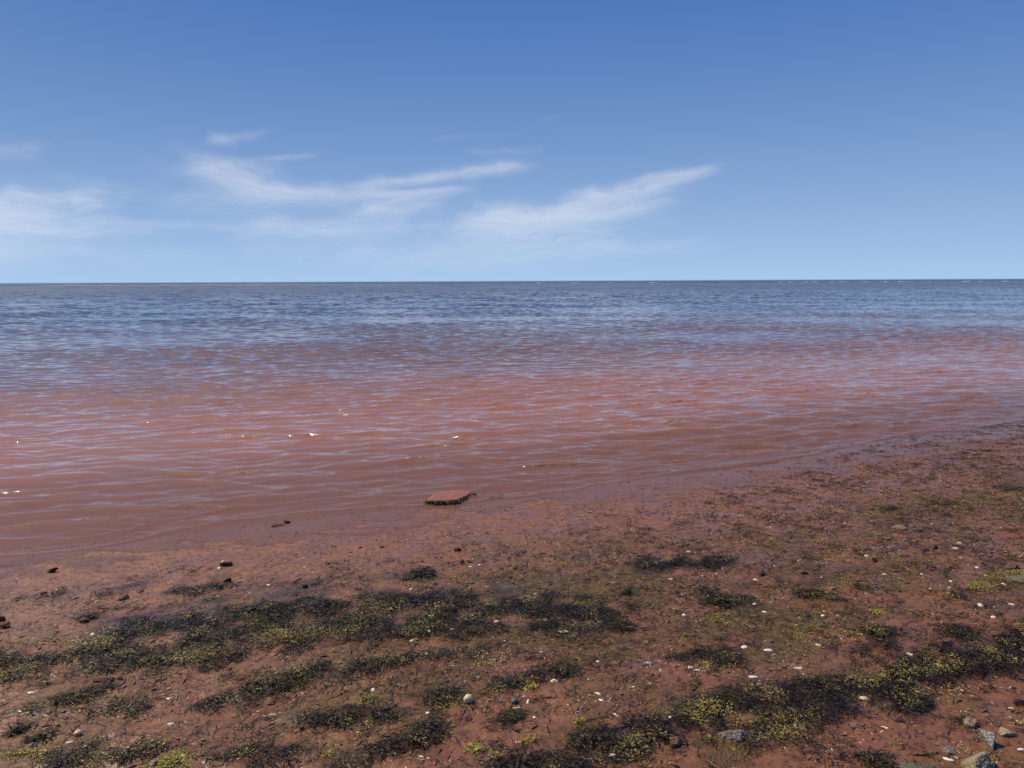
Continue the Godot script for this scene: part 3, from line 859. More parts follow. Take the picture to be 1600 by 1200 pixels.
func litter() -> void:
	rng.seed = 777
	# single black threads
	var threads := base("weed_threads")
	tag(threads, "fine black threads of weed strewn over the mud", "seaweed", "", "stuff")
	for k in 8:
		var st := begin()
		ribbon(st, Vector3(0, 0.002, 0), 0.0, rng.randf_range(0.02, 0.085), rng.randf_range(0.002, 0.0036), rng.randf_range(-2.4, 2.4), 0.003, Color(1, 1, 1), 7)
		var mesh := done(st)
		var rows := PackedFloat32Array()
		for i in 4200:
			var p := spot_in_view()
			var s := inland(p.x, p.y)
			if rng.randf() > 0.10 + 0.9 * smoothstep(0.8, 2.8, s) * clampf(0.5 + 1.5 * n_mid.get_noise_2d(p.x, p.y), 0.0, 1.0):
				continue
			rows.append_array(row(p.x, ground(p.x, p.y) + 0.001, p.y, rng.randf() * TAU, 1.0, 1.0, 1.0, rng.randf_range(-0.06, 0.06), shade(pick(WEED), 0.3)))
		scatter(threads, "thread", mesh, m_weed, rows)
	# grit, mud crumbs and bits of shell
	var grit := base("beach_grit")
	tag(grit, "small crumbs, grit and shell bits scattered over the wet mud", "grit", "", "stuff")
	var tones := [Color(0.12, 0.048, 0.032), Color(0.07, 0.032, 0.022), Color(0.05, 0.026, 0.02), Color(0.03, 0.022, 0.02), Color(0.02, 0.016, 0.015), Color(0.20, 0.09, 0.06), Color(0.08, 0.05, 0.02)]
	var pale := [Color(0.62, 0.50, 0.37), Color(0.48, 0.30, 0.22), Color(0.72, 0.64, 0.50), Color(0.38, 0.20, 0.14), Color(0.45, 0.37, 0.16)]
	for k in 8:
		var mesh := chip_mesh(800 + k, 0.7 if k < 3 else 0.28)
		rng.seed = 900 + k
		var rows := PackedFloat32Array()
		for i in 20000:
			var p := spot_in_view()
			var s := inland(p.x, p.y)
			var local := clampf(0.45 + 1.7 * n_mid.get_noise_2d(p.x * 0.8 + 20.0, p.y * 1.2), 0.0, 1.3)
			if rng.randf() > (0.05 + 0.95 * smoothstep(0.3, 2.0, s + maxf(p.x, 0.0) * 0.3)) * local:
				continue
			var light := rng.randf() < 0.30
			var size := rng.randf_range(0.0025, 0.006) + pow(rng.randf(), 4.0) * 0.006 if light else rng.randf_range(0.0025, 0.007) + pow(rng.randf(), 4.0) * 0.013
			rows.append_array(row(p.x, ground(p.x, p.y) + size * 0.12, p.y, rng.randf() * TAU, size * rng.randf_range(0.8, 2.6), size * 0.8, size * rng.randf_range(0.5, 1.0), rng.randf_range(-0.4, 0.4), shade(pick(pale) if light else pick(tones), 0.25)))
		scatter(grit, "crumb", mesh, m_grit, rows)
	# dark crumbs of broken weed
	rng.seed = 1100
	var bits := base("weed_bits")
	tag(bits, "dark broken bits of weed peppered over the beach beyond the strand lines", "seaweed", "", "stuff")
	for k in 4:
		rng.seed = 1150 + k
		var mesh := tuft_mesh(12, 0.016, 0.004)
		var rows := PackedFloat32Array()
		for i in 6000:
			var p := spot_in_view()
			var s := inland(p.x, p.y)
			var local := clampf(0.30 + 1.9 * n_mid.get_noise_2d(p.x * 0.9 + 33.0, p.y * 1.5) + 0.8 * n_broad.get_noise_2d(p.x * 1.3, p.y * 2.0 + 8.0) + clampf(p.x * 0.09, -0.25, 0.3), 0.0, 1.3)
			if rng.randf() > local * smoothstep(0.5, 2.0, s + maxf(p.x, 0.0) * 0.3):
				continue
			var c: Color = pick([Color(0.03, 0.02, 0.014), Color(0.055, 0.034, 0.018), Color(0.02, 0.014, 0.011), Color(0.08, 0.055, 0.02), Color(0.10, 0.055, 0.03)])
			var kk := rng.randf_range(0.35, 0.8) + 0.9 * pow(rng.randf(), 6.0)
			rows.append_array(row(p.x, ground(p.x, p.y), p.y, rng.randf() * TAU, kk * rng.randf_range(1.0, 1.8), kk, kk, 0.0, shade(c, 0.3)))
		scatter(bits, "bit", mesh, m_weed, rows)
	# brown and olive scraps of leaf
	var scraps := base("weed_scraps")
	tag(scraps, "brown and olive scraps of weed spread thinly over the mud", "seaweed", "", "stuff")
	for k in 4:
		rng.seed = 1200 + k
		var mesh := algae_mesh(5, 0.018)
		var rows := PackedFloat32Array()
		for i in 20000:
			var p := spot_in_view()
			var s := inland(p.x, p.y)
			var f := 0.16 + field_at(olive, p.x, p.y) * 0.9 + field_at(yellow, p.x, p.y)
			if rng.randf() > f * smoothstep(0.5, 2.2, s + maxf(p.x, 0.0) * 0.3):
				continue
			var c: Color = pick([Color(0.11, 0.075, 0.02), Color(0.08, 0.05, 0.018), Color(0.16, 0.12, 0.03), Color(0.07, 0.038, 0.02), Color(0.22, 0.18, 0.05)])
			var kk := rng.randf_range(0.4, 1.0)
			rows.append_array(row(p.x, ground(p.x, p.y) + 0.001, p.y, rng.randf() * TAU, kk, kk * 0.7, kk, 0.0, shade(c, 0.3)))
		scatter(scraps, "scrap", mesh, m_algae, rows)

# ---------------------------------------------------------------- stones and wood
const RED_A := Color(0.21, 0.075, 0.048)
const RED_B := Color(0.145, 0.055, 0.038)
const TAN_A := Color(0.36, 0.29, 0.19)
const TAN_B := Color(0.23, 0.18, 0.115)
const GREY_A := Color(0.27, 0.25, 0.20)
const GREY_B := Color(0.17, 0.155, 0.125)
const INK_A := Color(0.022, 0.016, 0.014)
const INK_B := Color(0.045, 0.030, 0.024)

func stones() -> void:
	# the red slab that lies awash at the water's edge, weed hanging on its front
	var at := Vector2(-0.502, -5.510)
	var slab := base("sandstone_slab", Vector3(at.x, -0.008, at.y - 0.13), 0.0)
	tag(slab, "flat red sandstone slab with weedy dark edge, awash at the waterline", "stone")
	var outline := PackedVector2Array([Vector2(-0.165, 0.125), Vector2(-0.15, 0.02), Vector2(-0.13, -0.10), Vector2(-0.05, -0.21), Vector2(0.06, -0.25), Vector2(0.15, -0.22), Vector2(0.175, -0.12), Vector2(0.125, 0.0), Vector2(0.085, 0.115), Vector2(0.0, 0.135), Vector2(-0.08, 0.14)])
	rng.seed = 61
	var st := begin()
	var rings := []
	for lv in [[0.0, 1.0, -0.05], [0.0, 1.0, 0.018], [0.0, 0.985, 0.030], [0.0, 0.90, 0.036], [0.0, 0.75, 0.037], [0.0, 0.55, 0.037], [0.0, 0.35, 0.037], [0.0, 0.02, 0.037]]:
		var ring: Array[Vector3] = []
		for i in 66:
			var k := i / 6
			var q := outline[k].lerp(outline[(k + 1) % 11], (i % 6) / 6.0)
			q *= lv[1]
			var j := n_fine.get_noise_2d(q.x * 3.0, q.y * 3.0)
			q *= 1.0 + 0.03 * j
			ring.append(Vector3(q.x, lv[2] + 0.003 * j + q.y * 0.075, q.y))
		rings.append(ring)
	for r in 7:
		for i in 66:
			var a: Vector3 = rings[r][i]
			var b: Vector3 = rings[r][(i + 1) % 66]
			var c: Vector3 = rings[r + 1][(i + 1) % 66]
			var d: Vector3 = rings[r + 1][i]
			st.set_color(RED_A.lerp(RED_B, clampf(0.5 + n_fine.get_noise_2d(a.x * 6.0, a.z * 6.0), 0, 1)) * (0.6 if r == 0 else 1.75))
			for q in [a, c, b, a, d, c]: st.add_vertex(q)
	var wet_stone := m_stone.duplicate()
	wet_stone.roughness = 0.5
	obj("stone", done(st), wet_stone, slab)
	st = begin()
	for i in 900:
		var k := rng.randi_range(0, 10)
		if k > 0 and k < 6: k = 7 + k % 4
		var q := outline[k].lerp(outline[(k + 1) % 11], rng.randf())
		if q.y < -0.2: continue
		var yy := rng.randf_range(-0.02, 0.03) + q.y * 0.075
		ribbon(st, Vector3(q.x * 1.03, yy, q.y * 1.03), rng.randf() * TAU, rng.randf_range(0.012, 0.035), 0.005, rng.randf_range(-2, 2), 0.0, shade(pick([Color(0.016, 0.012, 0.009), Color(0.03, 0.018, 0.01), Color(0.06, 0.035, 0.012)]), 0.4), 4, -0.02)
	obj("weed_fringe", done(st), m_weed, slab)
	stone("stone", "little dark stub of stone poking from the water beside the red slab", "stone", Vector2(-0.312, -5.752), Vector3(0.05, 0.05, 0.04), 0.3, 62, 0.3, 4, 0.5, 0.15, INK_A, INK_B, 0.4)
	# a blade of sea lettuce stranded beside it
	rng.seed = 63
	st = begin()
	for i in 9:
		crumple(st, Vector3(lerpf(-0.055, 0.055, i / 8.0), 0.004, -0.012 * sin(i * 0.8)), 0.016 - i * 0.0012, 0.014, shade(Color(0.055, 0.085, 0.022), 0.25), 4)
	var leaf := obj("sea_lettuce", done(st), m_algae)
	leaf.position = on(Vector2(-0.126, -5.696))
	leaf.rotation = Vector3(0, 0.55, 0)
	tag(leaf, "single dark green blade of sea lettuce stranded at the waterline", "seaweed")

	# the stones in the near corner
	stone("stone", "big tan veined stone, largest of the group in the near corner", "stone", Vector2(1.493, -2.188), Vector3(0.145, 0.078, 0.12), 0.26, 71, 0.15, 9, 0.45, 0.10, TAN_A, TAN_B, 0.3)
	rng.seed = 72
	st = begin(false)
	var tri := [Vector3(-0.034, 0.062, -0.028), Vector3(0.036, 0.050, -0.004), Vector3(-0.012, 0.006, 0.052)]
	var drop := Vector3(0.012, -0.055, -0.022)
	var inner: Array[Vector3] = []
	for q in tri: inner.append((q as Vector3).lerp((tri[0] + tri[1] + tri[2]) / 3.0, 0.10) + Vector3(-0.002, 0.005, 0.002))
	for i in 3:
		var a: Vector3 = tri[i]
		var b: Vector3 = tri[(i + 1) % 3]
		var c: Vector3 = inner[i]
		var d: Vector3 = inner[(i + 1) % 3]
		st.set_color(Color(0.30, 0.29, 0.23))
		for q in [a, d, b, a, c, d]: st.add_vertex(q)
		st.set_color(Color(0.22, 0.205, 0.16))
		for q in [a, b, b + drop, a, b + drop, a + drop]: st.add_vertex(q)
	st.set_color(Color(0.36, 0.35, 0.28))
	for k in 5:
		for i in 3:
			var mid: Vector3 = (inner[0] + inner[1] + inner[2]) / 3.0
			var lo := k / 5.0
			var hi := (k + 1) / 5.0
			var p0: Vector3 = inner[i].lerp(mid, lo) + Vector3(0, 0.0015 * (k % 2), 0)
			var p1: Vector3 = inner[(i + 1) % 3].lerp(mid, lo) + Vector3(0, 0.0015 * (k % 2), 0)
			var p2: Vector3 = inner[i].lerp(mid, hi) + Vector3(0, 0.0015 * ((k + 1) % 2), 0)
			var p3: Vector3 = inner[(i + 1) % 3].lerp(mid, hi) + Vector3(0, 0.0015 * ((k + 1) % 2), 0)
			st.set_color(Color(0.36, 0.35, 0.28) * rng.randf_range(0.85, 1.05))
			for q in [p0, p2, p1, p1, p2, p3]: st.add_vertex(q)
	var wedge := obj("stone", done(st), m_stone)
	wedge.position = on(Vector2(1.613, -2.318))
	wedge.scale = Vector3(0.72, 0.72, 0.72)
	tag(wedge, "upright grey wedge of stone with sharp point and shaded flank", "stone")
	stone("stone", "pale buff stone half sunk in mud behind the grey wedge", "stone", Vector2(1.712, -2.375), Vector3(0.075, 0.04, 0.06), 0.4, 73, 0.3, 6, 0.45, 0.10, Color(0.38, 0.33, 0.21), Color(0.25, 0.22, 0.15), 0.2)
	stone("stone", "rounded buff pebble with brown underside beside a scrap of weed", "stone", Vector2(1.624, -2.434), Vector3(0.052, 0.042, 0.045), 0.2, 74, 0.15, 5, 0.4, 0.10, Color(0.42, 0.32, 0.24), Color(0.24, 0.15, 0.09), 0.9)
	stone("stone", "dull brown stone almost buried in mud in front of the buff pebble", "stone", Vector2(1.576, -2.349), Vector3(0.055, 0.03, 0.05), 0.45, 75, 0.2, 4, 0.4, 0.10, Color(0.21, 0.115, 0.08), Color(0.16, 0.08, 0.055), 0.1)
	stone("stone", "thin grey lens shaped stone behind the white clam shell", "stone", Vector2(1.454, -2.283), Vector3(0.06, 0.022, 0.042), 0.3, 76, 0.25, 5, 0.45, 0.05, GREY_A, GREY_B, -0.15)
	stone("stone", "long narrow ochre splinter of stone above the dark mossy rock", "stone", Vector2(1.375, -2.264), Vector3(0.105, 0.022, 0.026), 0.3, 77, 0.6, 6, 0.5, 0.06, Color(0.25, 0.17, 0.07), Color(0.15, 0.10, 0.05), 0.08)
	stone("stone", "dark greenish rock with mossy top, cut by the picture's bottom edge", "stone", Vector2(1.295, -2.168), Vector3(0.155, 0.075, 0.12), 0.3, 78, 0.35, 8, 0.45, 0.10, Color(0.085, 0.085, 0.055), Color(0.14, 0.135, 0.08), -0.2)
	stone("stone", "speckled grey granite stone lying on the strand of weed", "stone", Vector2(0.759, -2.358), Vector3(0.125, 0.055, 0.062), 0.22, 79, 0.45, 7, 0.4, 0.06, Color(0.29, 0.235, 0.19), Color(0.19, 0.165, 0.14), 0.12, Vector2(0.1, 0.08))
	stone("stone", "rusty brown boulder barely showing through the mud before the granite stone", "stone", Vector2(0.696, -2.246), Vector3(0.16, 0.022, 0.10), 0.38, 80, 0.1, 3, 0.3, 0.10, Color(0.16, 0.075, 0.045), Color(0.11, 0.065, 0.03), 0.1)
	stone("stone", "smooth red brown cobble tucked into the slanting strand of weed", "stone", Vector2(0.549, -2.337), Vector3(0.055, 0.035, 0.05), 0.25, 81, 0.15, 4, 0.4, 0.08, Color(0.20, 0.12, 0.075), Color(0.15, 0.085, 0.05), 0.5)
	stone("stone", "small grey chip of slate at the lower end of the weed strand", "stone", Vector2(1.207, -2.434), Vector3(0.03, 0.014, 0.035), 0.2, 82, 0.5, 5, 0.5, 0.05, GREY_A * 0.8, GREY_B, 0.7)
	stone("stone", "black angular stone beside a red shell fragment", "stone", Vector2(1.869, -2.547), Vector3(0.05, 0.03, 0.045), 0.2, 83, 0.5, 6, 0.5, 0.06, INK_B, INK_A, -0.6)
	stone("stone", "flat grey green stone with shadowed front and yellow algae behind it", "stone", Vector2(2.653, -3.693), Vector3(0.15, 0.04, 0.10), 0.3, 84, 0.45, 6, 0.4, 0.06, Color(0.19, 0.17, 0.115), Color(0.14, 0.125, 0.09), -0.05)
	stone("stone", "rounded grey brown stone on damp mud beyond the flat grey green one", "stone", Vector2(2.749, -3.896), Vector3(0.075, 0.045, 0.06), 0.3, 85, 0.15, 5, 0.4, 0.08, Color(0.15, 0.10, 0.085), Color(0.10, 0.065, 0.055), 0.3)
	stone("stone", "flat pinkish tan stone alone on bare mud well up the beach", "stone", Vector2(2.547, -4.675), Vector3(0.078, 0.028, 0.085), 0.25, 86, 0.4, 6, 0.45, 0.06, Color(0.33, 0.20, 0.125), Color(0.26, 0.15, 0.095), 0.5)
	stone("stone", "thin buff flake of stone lying below the pinkish tan one", "stone", Vector2(2.362, -4.460), Vector3(0.075, 0.016, 0.05), 0.2, 87, 0.5, 6, 0.5, 0.05, Color(0.24, 0.15, 0.10), Color(0.18, 0.10, 0.07), 0.1)
	stone("stone", "small cubic black stone among mud crumbs", "stone", Vector2(2.537, -4.261), Vector3(0.04, 0.035, 0.035), 0.15, 88, 0.6, 5, 0.5, 0.05, INK_B, INK_A, 0.4)
	stone("stone", "dark mud covered stone in the middle of bare ground near the pinkish shell", "stone", Vector2(2.466, -4.243), Vector3(0.06, 0.025, 0.05), 0.3, 89, 0.3, 5, 0.5, 0.08, RED_B * 0.5, RED_B * 0.7, 0.2)
	stone("stone", "tilted dark stone shard on the far upper beach", "stone", Vector2(2.083, -4.078), Vector3(0.05, 0.04, 0.03), 0.3, 90, 0.5, 5, 0.5, 0.06, RED_B * 0.6, RED_B * 0.8, 0.6)
	stone("driftwood", "black sliver of driftwood just above the strand of weed", "driftwood", Vector2(1.899, -3.046), Vector3(0.062, 0.014, 0.022), 0.1, 91, 0.4, 4, 0.4, 0.08, INK_A, INK_B, 0.05)
	stone("driftwood", "short black peg of wood standing slanted over a yellow shell", "driftwood", Vector2(1.377, -3.908), Vector3(0.055, 0.022, 0.022), 0.05, 92, 0.4, 4, 0.4, 0.06, INK_A, INK_B, 0.7, Vector2(0.0, 0.5))
	stone("driftwood", "short dark bar of wood lying flat on the mauve mud", "driftwood", Vector2(1.609, -3.904), Vector3(0.055, 0.018, 0.02), 0.2, 93, 0.5, 4, 0.4, 0.06, INK_A, INK_B, 0.0)
	stone("driftwood", "long dark twig with a kink on the damp upper beach", "driftwood", Vector2(3.601, -5.291), Vector3(0.13, 0.02, 0.02), 0.2, 94, 0.5, 3, 0.4, 0.10, INK_A, INK_B, 0.45)

	# along the water's edge and the broad dark strand line
	stone("stone", "red brown slab with black shaded end at the edge of the dark weed", "stone", Vector2(-2.064, -3.712), Vector3(0.075, 0.028, 0.055), 0.25, 101, 0.6, 6, 0.45, 0.05, Color(0.19, 0.085, 0.05), RED_B, 0.45, Vector2(0.0, 0.08))
	stone("stone", "black wedge shaped stone on the ripple marked mud near the water", "stone", Vector2(-2.707, -4.143), Vector3(0.085, 0.036, 0.035), 0.25, 102, 0.5, 7, 0.55, 0.08, INK_A, RED_B * 0.3, 0.5, Vector2(0.0, 0.2))
	stone("stone", "dark slanting shard of slate in front of a red puddle near the weed", "stone", Vector2(-1.602, -3.946), Vector3(0.06, 0.035, 0.02), 0.25, 103, 0.5, 6, 0.5, 0.05, INK_B, INK_A, 0.6, Vector2(0.0, 0.3))
	stone("stone", "small dark stone below the slanting slate shard", "stone", Vector2(-1.593, -3.841), Vector3(0.04, 0.025, 0.03), 0.2, 104, 0.4, 5, 0.5, 0.05, Color(0.10, 0.055, 0.045), INK_B, 0.4)
	stone("stone", "low black stone between the wedge stone and the soot coloured patch", "stone", Vector2(-2.538, -3.804), Vector3(0.06, 0.018, 0.03), 0.3, 105, 0.5, 6, 0.5, 0.06, INK_A, INK_B, 0.4)
	stone("stone", "brown stone with dark front on the picture's edge, upper of two", "stone", Vector2(-2.537, -3.474), Vector3(0.06, 0.04, 0.05), 0.25, 106, 0.5, 5, 0.45, 0.06, Color(0.17, 0.095, 0.055), RED_B * 0.6, 0.3)
	stone("stone", "brown stone with black shadow on the picture's edge, lower of two", "stone", Vector2(-2.448, -3.367), Vector3(0.062, 0.035, 0.05), 0.25, 107, 0.5, 5, 0.45, 0.06, Color(0.15, 0.08, 0.05), RED_B * 0.6, 0.5)
	stone("stone", "flat red slab with shaded side under the end of the weed line", "stone", Vector2(-1.681, -2.842), Vector3(0.095, 0.03, 0.055), 0.25, 108, 0.6, 6, 0.45, 0.05, Color(0.22, 0.105, 0.055), RED_B, 0.25, Vector2(0.0, 0.1))
	stone("pebble", "round black pebble touching the flat red slab", "pebble", Vector2(-1.619, -2.850), Vector3(0.024, 0.018, 0.02), 0.2, 109, 0.0, 2, 0.3, 0.05, Color(0.06, 0.05, 0.05), INK_B, 0.0)
	stone("pebble", "olive pebble in the lower edge of the weed line", "pebble", Vector2(-1.775, -2.915), Vector3(0.024, 0.02, 0.022), 0.2, 110, 0.1, 3, 0.3, 0.05, Color(0.26, 0.21, 0.09), Color(0.2, 0.16, 0.07), 0.3)
	stone("stone", "grey stone sunk in the black weed mat", "stone", Vector2(-1.304, -3.504), Vector3(0.05, 0.05, 0.04), 0.3, 111, 0.4, 5, 0.5, 0.08, Color(0.09, 0.075, 0.065), INK_B, 0.5)
	stone("stone", "brown stone draped with dark weed, alone on the red mud", "stone", Vector2(-2.094, -3.418), Vector3(0.06, 0.042, 0.045), 0.25, 112, 0.3, 6, 0.45, 0.10, Color(0.20, 0.12, 0.065), Color(0.12, 0.065, 0.045), 0.2)
	stone("stone", "dark lump with mud skirt at the lapping edge", "stone", Vector2(-1.611, -5.072), Vector3(0.06, 0.045, 0.05), 0.25, 113, 0.3, 5, 0.5, 0.12, INK_A, INK_B, 0.2)
	stone("stone", "mud coloured low stone joined to the dark lump at the lapping edge", "stone", Vector2(-1.652, -5.013), Vector3(0.10, 0.035, 0.07), 0.4, 114, 0.2, 5, 0.4, 0.12, Color(0.15, 0.08, 0.05), RED_B * 0.7, 0.2)
	stone("stone", "dark reddish stone behind a pair of tan shells", "stone", Vector2(-1.707, -4.210), Vector3(0.085, 0.04, 0.05), 0.3, 115, 0.3, 5, 0.45, 0.10, Color(0.14, 0.07, 0.04), INK_B, 0.1)
	stone("stone", "stubby dark stone at the upper edge of the black weed", "stone", Vector2(-1.133, -3.845), Vector3(0.034, 0.03, 0.03), 0.25, 116, 0.3, 5, 0.5, 0.10, INK_B, RED_B * 0.5, 0.2)
	stone("driftwood", "thin bent twig leaning beside the stubby dark stone", "driftwood", Vector2(-1.199, -3.915), Vector3(0.075, 0.008, 0.008), -1.6, 117, 0.5, 2, 0.3, 0.10, INK_A, INK_B, -0.5, Vector2(0.0, 0.5))
	stone("pebble", "round tan pebble on bare mud above the big weed band", "pebble", Vector2(-0.304, -4.189), Vector3(0.032, 0.032, 0.028), 0.2, 118, 0.0, 3, 0.3, 0.05, Color(0.24, 0.15, 0.11), Color(0.18, 0.11, 0.08), 0.0)
	stone("stone", "flat dark shard lying by the round tan pebble", "stone", Vector2(-0.251, -4.186), Vector3(0.06, 0.018, 0.035), 0.2, 119, 0.5, 5, 0.5, 0.06, INK_A, INK_B, -0.2)
	stone("stone", "small jagged black stone on smooth mud halfway to the water", "stone", Vector2(-0.338, -4.399), Vector3(0.06, 0.025, 0.03), 0.15, 120, 0.4, 6, 0.6, 0.10, INK_A, INK_B, -0.1)
	stone("pebble", "bluish grey pebble by three white shells", "pebble", Vector2(0.002, -2.603), Vector3(0.027, 0.022, 0.03), 0.2, 121, 0.1, 3, 0.3, 0.05, Color(0.21, 0.20, 0.21), Color(0.14, 0.135, 0.15), 0.4)
	stone("stone", "black stone with weed beside it near the corner of the beach", "stone", Vector2(-1.698, -2.395), Vector3(0.04, 0.03, 0.03), 0.2, 122, 0.4, 5, 0.5, 0.06, INK_A, INK_B, 0.3)
	stone("pebble", "smooth grey pebble in front of the black stone", "pebble", Vector2(-1.674, -2.375), Vector3(0.03, 0.022, 0.024), 0.25, 123, 0.0, 3, 0.3, 0.05, Color(0.17, 0.145, 0.13), Color(0.12, 0.10, 0.09), 0.1)
	stone("pebble", "pinkish grey pebble against the bright yellow algae heap", "pebble", Vector2(-1.200, -2.267), Vector3(0.027, 0.022, 0.03), 0.2, 124, 0.1, 3, 0.3, 0.05, Color(0.36, 0.28, 0.25), Color(0.28, 0.21, 0.18), 0.3)
	stone("stone", "little black cube of slate on red mud above the weed tuft", "stone", Vector2(-1.885, -2.803), Vector3(0.017, 0.017, 0.017), 0.1, 125, 0.6, 4, 0.5, 0.05, INK_A, INK_B, 0.3)

# ---------------------------------------------------------------- clumps of weed and algae
const DK := Color(0.009, 0.008, 0.007)
const OL := Color(0.12, 0.09, 0.035)
const GR := Color(0.028, 0.034, 0.014)

func clumps() -> void:
	seaweed_clump("black and olive mound of weed at the upper edge of the broad strand line", Vector2(-0.525, -3.959), 0.22, 0.17, 0.05, 201, 420, DK, OL, 0.5)
	seaweed_clump("wide three humped heap of black weed on open mud", Vector2(1.062, -3.548), 0.24, 0.17, 0.05, 202, 460, DK, OL, -0.1)
	seaweed_clump("rounded tuft of black weed topped with a yellow scrap", Vector2(1.522, -3.623), 0.11, 0.09, 0.035, 203, 240, DK, OL, 0.1)
	seaweed_clump("flat trailing piece of weed next to the rounded tuft", Vector2(1.615, -3.609), 0.10, 0.05, 0.014, 204, 120, DK, OL, 0.1)
	seaweed_clump("large black eelgrass tangle by itself on bare mud below the broad strand line", Vector2(-0.942, -2.793), 0.33, 0.15, 0.045, 205, 620, DK, OL, 0.3)
	seaweed_clump("dark bristly tangle next to a round cream pebble", Vector2(-0.271, -2.653), 0.17, 0.11, 0.035, 206, 380, DK, OL, 0.4)
	seaweed_clump("loose dark tuft on open mud between the two strand lines", Vector2(0.215, -2.833), 0.13, 0.10, 0.03, 207, 280, DK, OL, 0.1)
	seaweed_clump("long dark weed heap with yellow scrap at its end", Vector2(-0.623, -2.530), 0.22, 0.10, 0.035, 208, 420, DK, OL, 0.25)
	seaweed_clump("arched black weed heap on red mud at the edge of the beach", Vector2(-1.727, -2.699), 0.18, 0.08, 0.03, 209, 360, DK, OL, 0.3)
	seaweed_clump("small spiky black tuft nearest the beach's lower corner", Vector2(-1.795, -2.473), 0.08, 0.05, 0.03, 210, 180, DK, GR, 0.5)
	seaweed_clump("greenish tuft between the black stone and the bare mud", Vector2(-1.670, -2.437), 0.065, 0.05, 0.022, 211, 150, GR, OL, 0.2)
	seaweed_clump("flat dark weed patch just under the broad strand line", Vector2(-0.549, -2.918), 0.25, 0.11, 0.022, 212, 420, DK, OL, 0.4)
	seaweed_clump("curled heap at the tail end of the broad strand line", Vector2(0.405, -3.455), 0.22, 0.16, 0.035, 213, 420, DK, OL, -0.2)
	seaweed_clump("dark tuft with pale pink shell at its upper side", Vector2(1.654, -3.162), 0.13, 0.10, 0.035, 214, 260, DK, OL, -0.3)
	seaweed_clump("dark tuft beside a yellow algae ball above the slanting strand line", Vector2(2.039, -3.128), 0.14, 0.11, 0.035, 215, 280, DK, OL, -0.1)
	seaweed_clump("small heap hanging below the slanting strand line near bare mud", Vector2(1.474, -2.542), 0.11, 0.08, 0.028, 216, 260, DK, OL, 0.2)
	seaweed_clump("round heap of black weed between the cut rock and the strand line", Vector2(1.182, -2.225), 0.12, 0.09, 0.035, 217, 300, DK, OL, 0.1)
	seaweed_clump("slim dark weed heap on mud between pale shells", Vector2(0.812, -2.987), 0.15, 0.07, 0.022, 218, 240, DK, OL, 0.35)
	seaweed_clump("bulging black head of the slanting strand line", Vector2(0.278, -2.359), 0.21, 0.12, 0.045, 219, 480, DK, OL, 0.25)
	seaweed_clump("high black bulge midway along the slanting strand line", Vector2(1.216, -2.687), 0.22, 0.14, 0.045, 220, 520, DK, OL, 0.2)
	seaweed_clump("tiny dark green sprig standing on mauve mud", Vector2(0.601, -3.678), 0.05, 0.05, 0.035, 221, 110, GR, Color(0.05, 0.07, 0.02), 0.2)
	seaweed_clump("green brown hummock of weed by a white shell chip", Vector2(-0.307, -2.445), 0.15, 0.08, 0.03, 222, 320, GR, OL, 0.35)
	seaweed_clump("little greenish heap below three white shells", Vector2(-0.001, -2.511), 0.09, 0.05, 0.018, 223, 170, GR, OL, 0.5)
	seaweed_clump("black weed trailing over the lone brown stone", Vector2(-2.101, -3.463), 0.10, 0.05, 0.05, 224, 160, DK, GR, 0.2)
	seaweed_clump("dark weed wisp above the three white shells", Vector2(0.010, -2.741), 0.12, 0.06, 0.02, 225, 200, DK, OL, 0.2)
	seaweed_clump("dark olive patch of weed on the far damp mud", Vector2(1.834, -3.691), 0.09, 0.06, 0.02, 226, 130, GR, OL, 0.0)
	seaweed_clump("black weed clot where the strand line meets the near edge", Vector2(0.037, -2.242), 0.20, 0.08, 0.03, 227, 380, DK, OL, 0.3)
	seaweed_clump("scrap of weed round the buff pebble", Vector2(1.612, -2.451), 0.06, 0.04, 0.018, 228, 130, GR, OL, 0.1)
	seaweed_clump("low tuft of weed on the far upper beach with pale stalks", Vector2(3.889, -5.593), 0.26, 0.2, 0.035, 229, 260, Color(0.05, 0.035, 0.018), Color(0.16, 0.12, 0.05), 0.0)
	seaweed_clump("low brown weed heap in the middle of the far mud", Vector2(3.149, -5.261), 0.26, 0.14, 0.03, 230, 220, Color(0.045, 0.03, 0.016), Color(0.2, 0.16, 0.04), 0.0)
	seaweed_clump("brown weed heap on the mauve mud close to the water", Vector2(2.722, -5.143), 0.16, 0.12, 0.022, 231, 160, Color(0.04, 0.027, 0.016), Color(0.14, 0.10, 0.03), 0.1)

	var y1 := Color(0.34, 0.29, 0.055)
	var y2 := Color(0.26, 0.225, 0.06)
	algae_clump("bright yellow green algae heap cut by the near edge", Vector2(-1.152, -2.283), 0.13, 0.11, 301, Color(0.30, 0.265, 0.06), 0.2)
	algae_clump("yellow algae patch at the start of the slanting strand line", Vector2(0.613, -2.511), 0.11, 0.06, 302, y1, 0.1)
	algae_clump("lone yellow algae ball on mud beyond the pale pink shell", Vector2(1.768, -3.406), 0.058, 0.05, 303, y1, 0.0)
	algae_clump("yellow algae ball touching the dark tuft above the slanting strand line", Vector2(2.000, -3.150), 0.046, 0.035, 304, y1, 0.0)
	algae_clump("small golden algae scrap on bare mud near the bulging black weed", Vector2(0.243, -2.463), 0.036, 0.03, 305, Color(0.36, 0.26, 0.06), 0.3)
	algae_clump("pale yellow algae strip beside dark weed near the lower edge", Vector2(-0.132, -2.332), 0.05, 0.06, 306, Color(0.36, 0.32, 0.08), 0.6)
	algae_clump("yellow scrap at the end of the long dark heap", Vector2(-0.520, -2.509), 0.03, 0.035, 307, y1, 0.1)
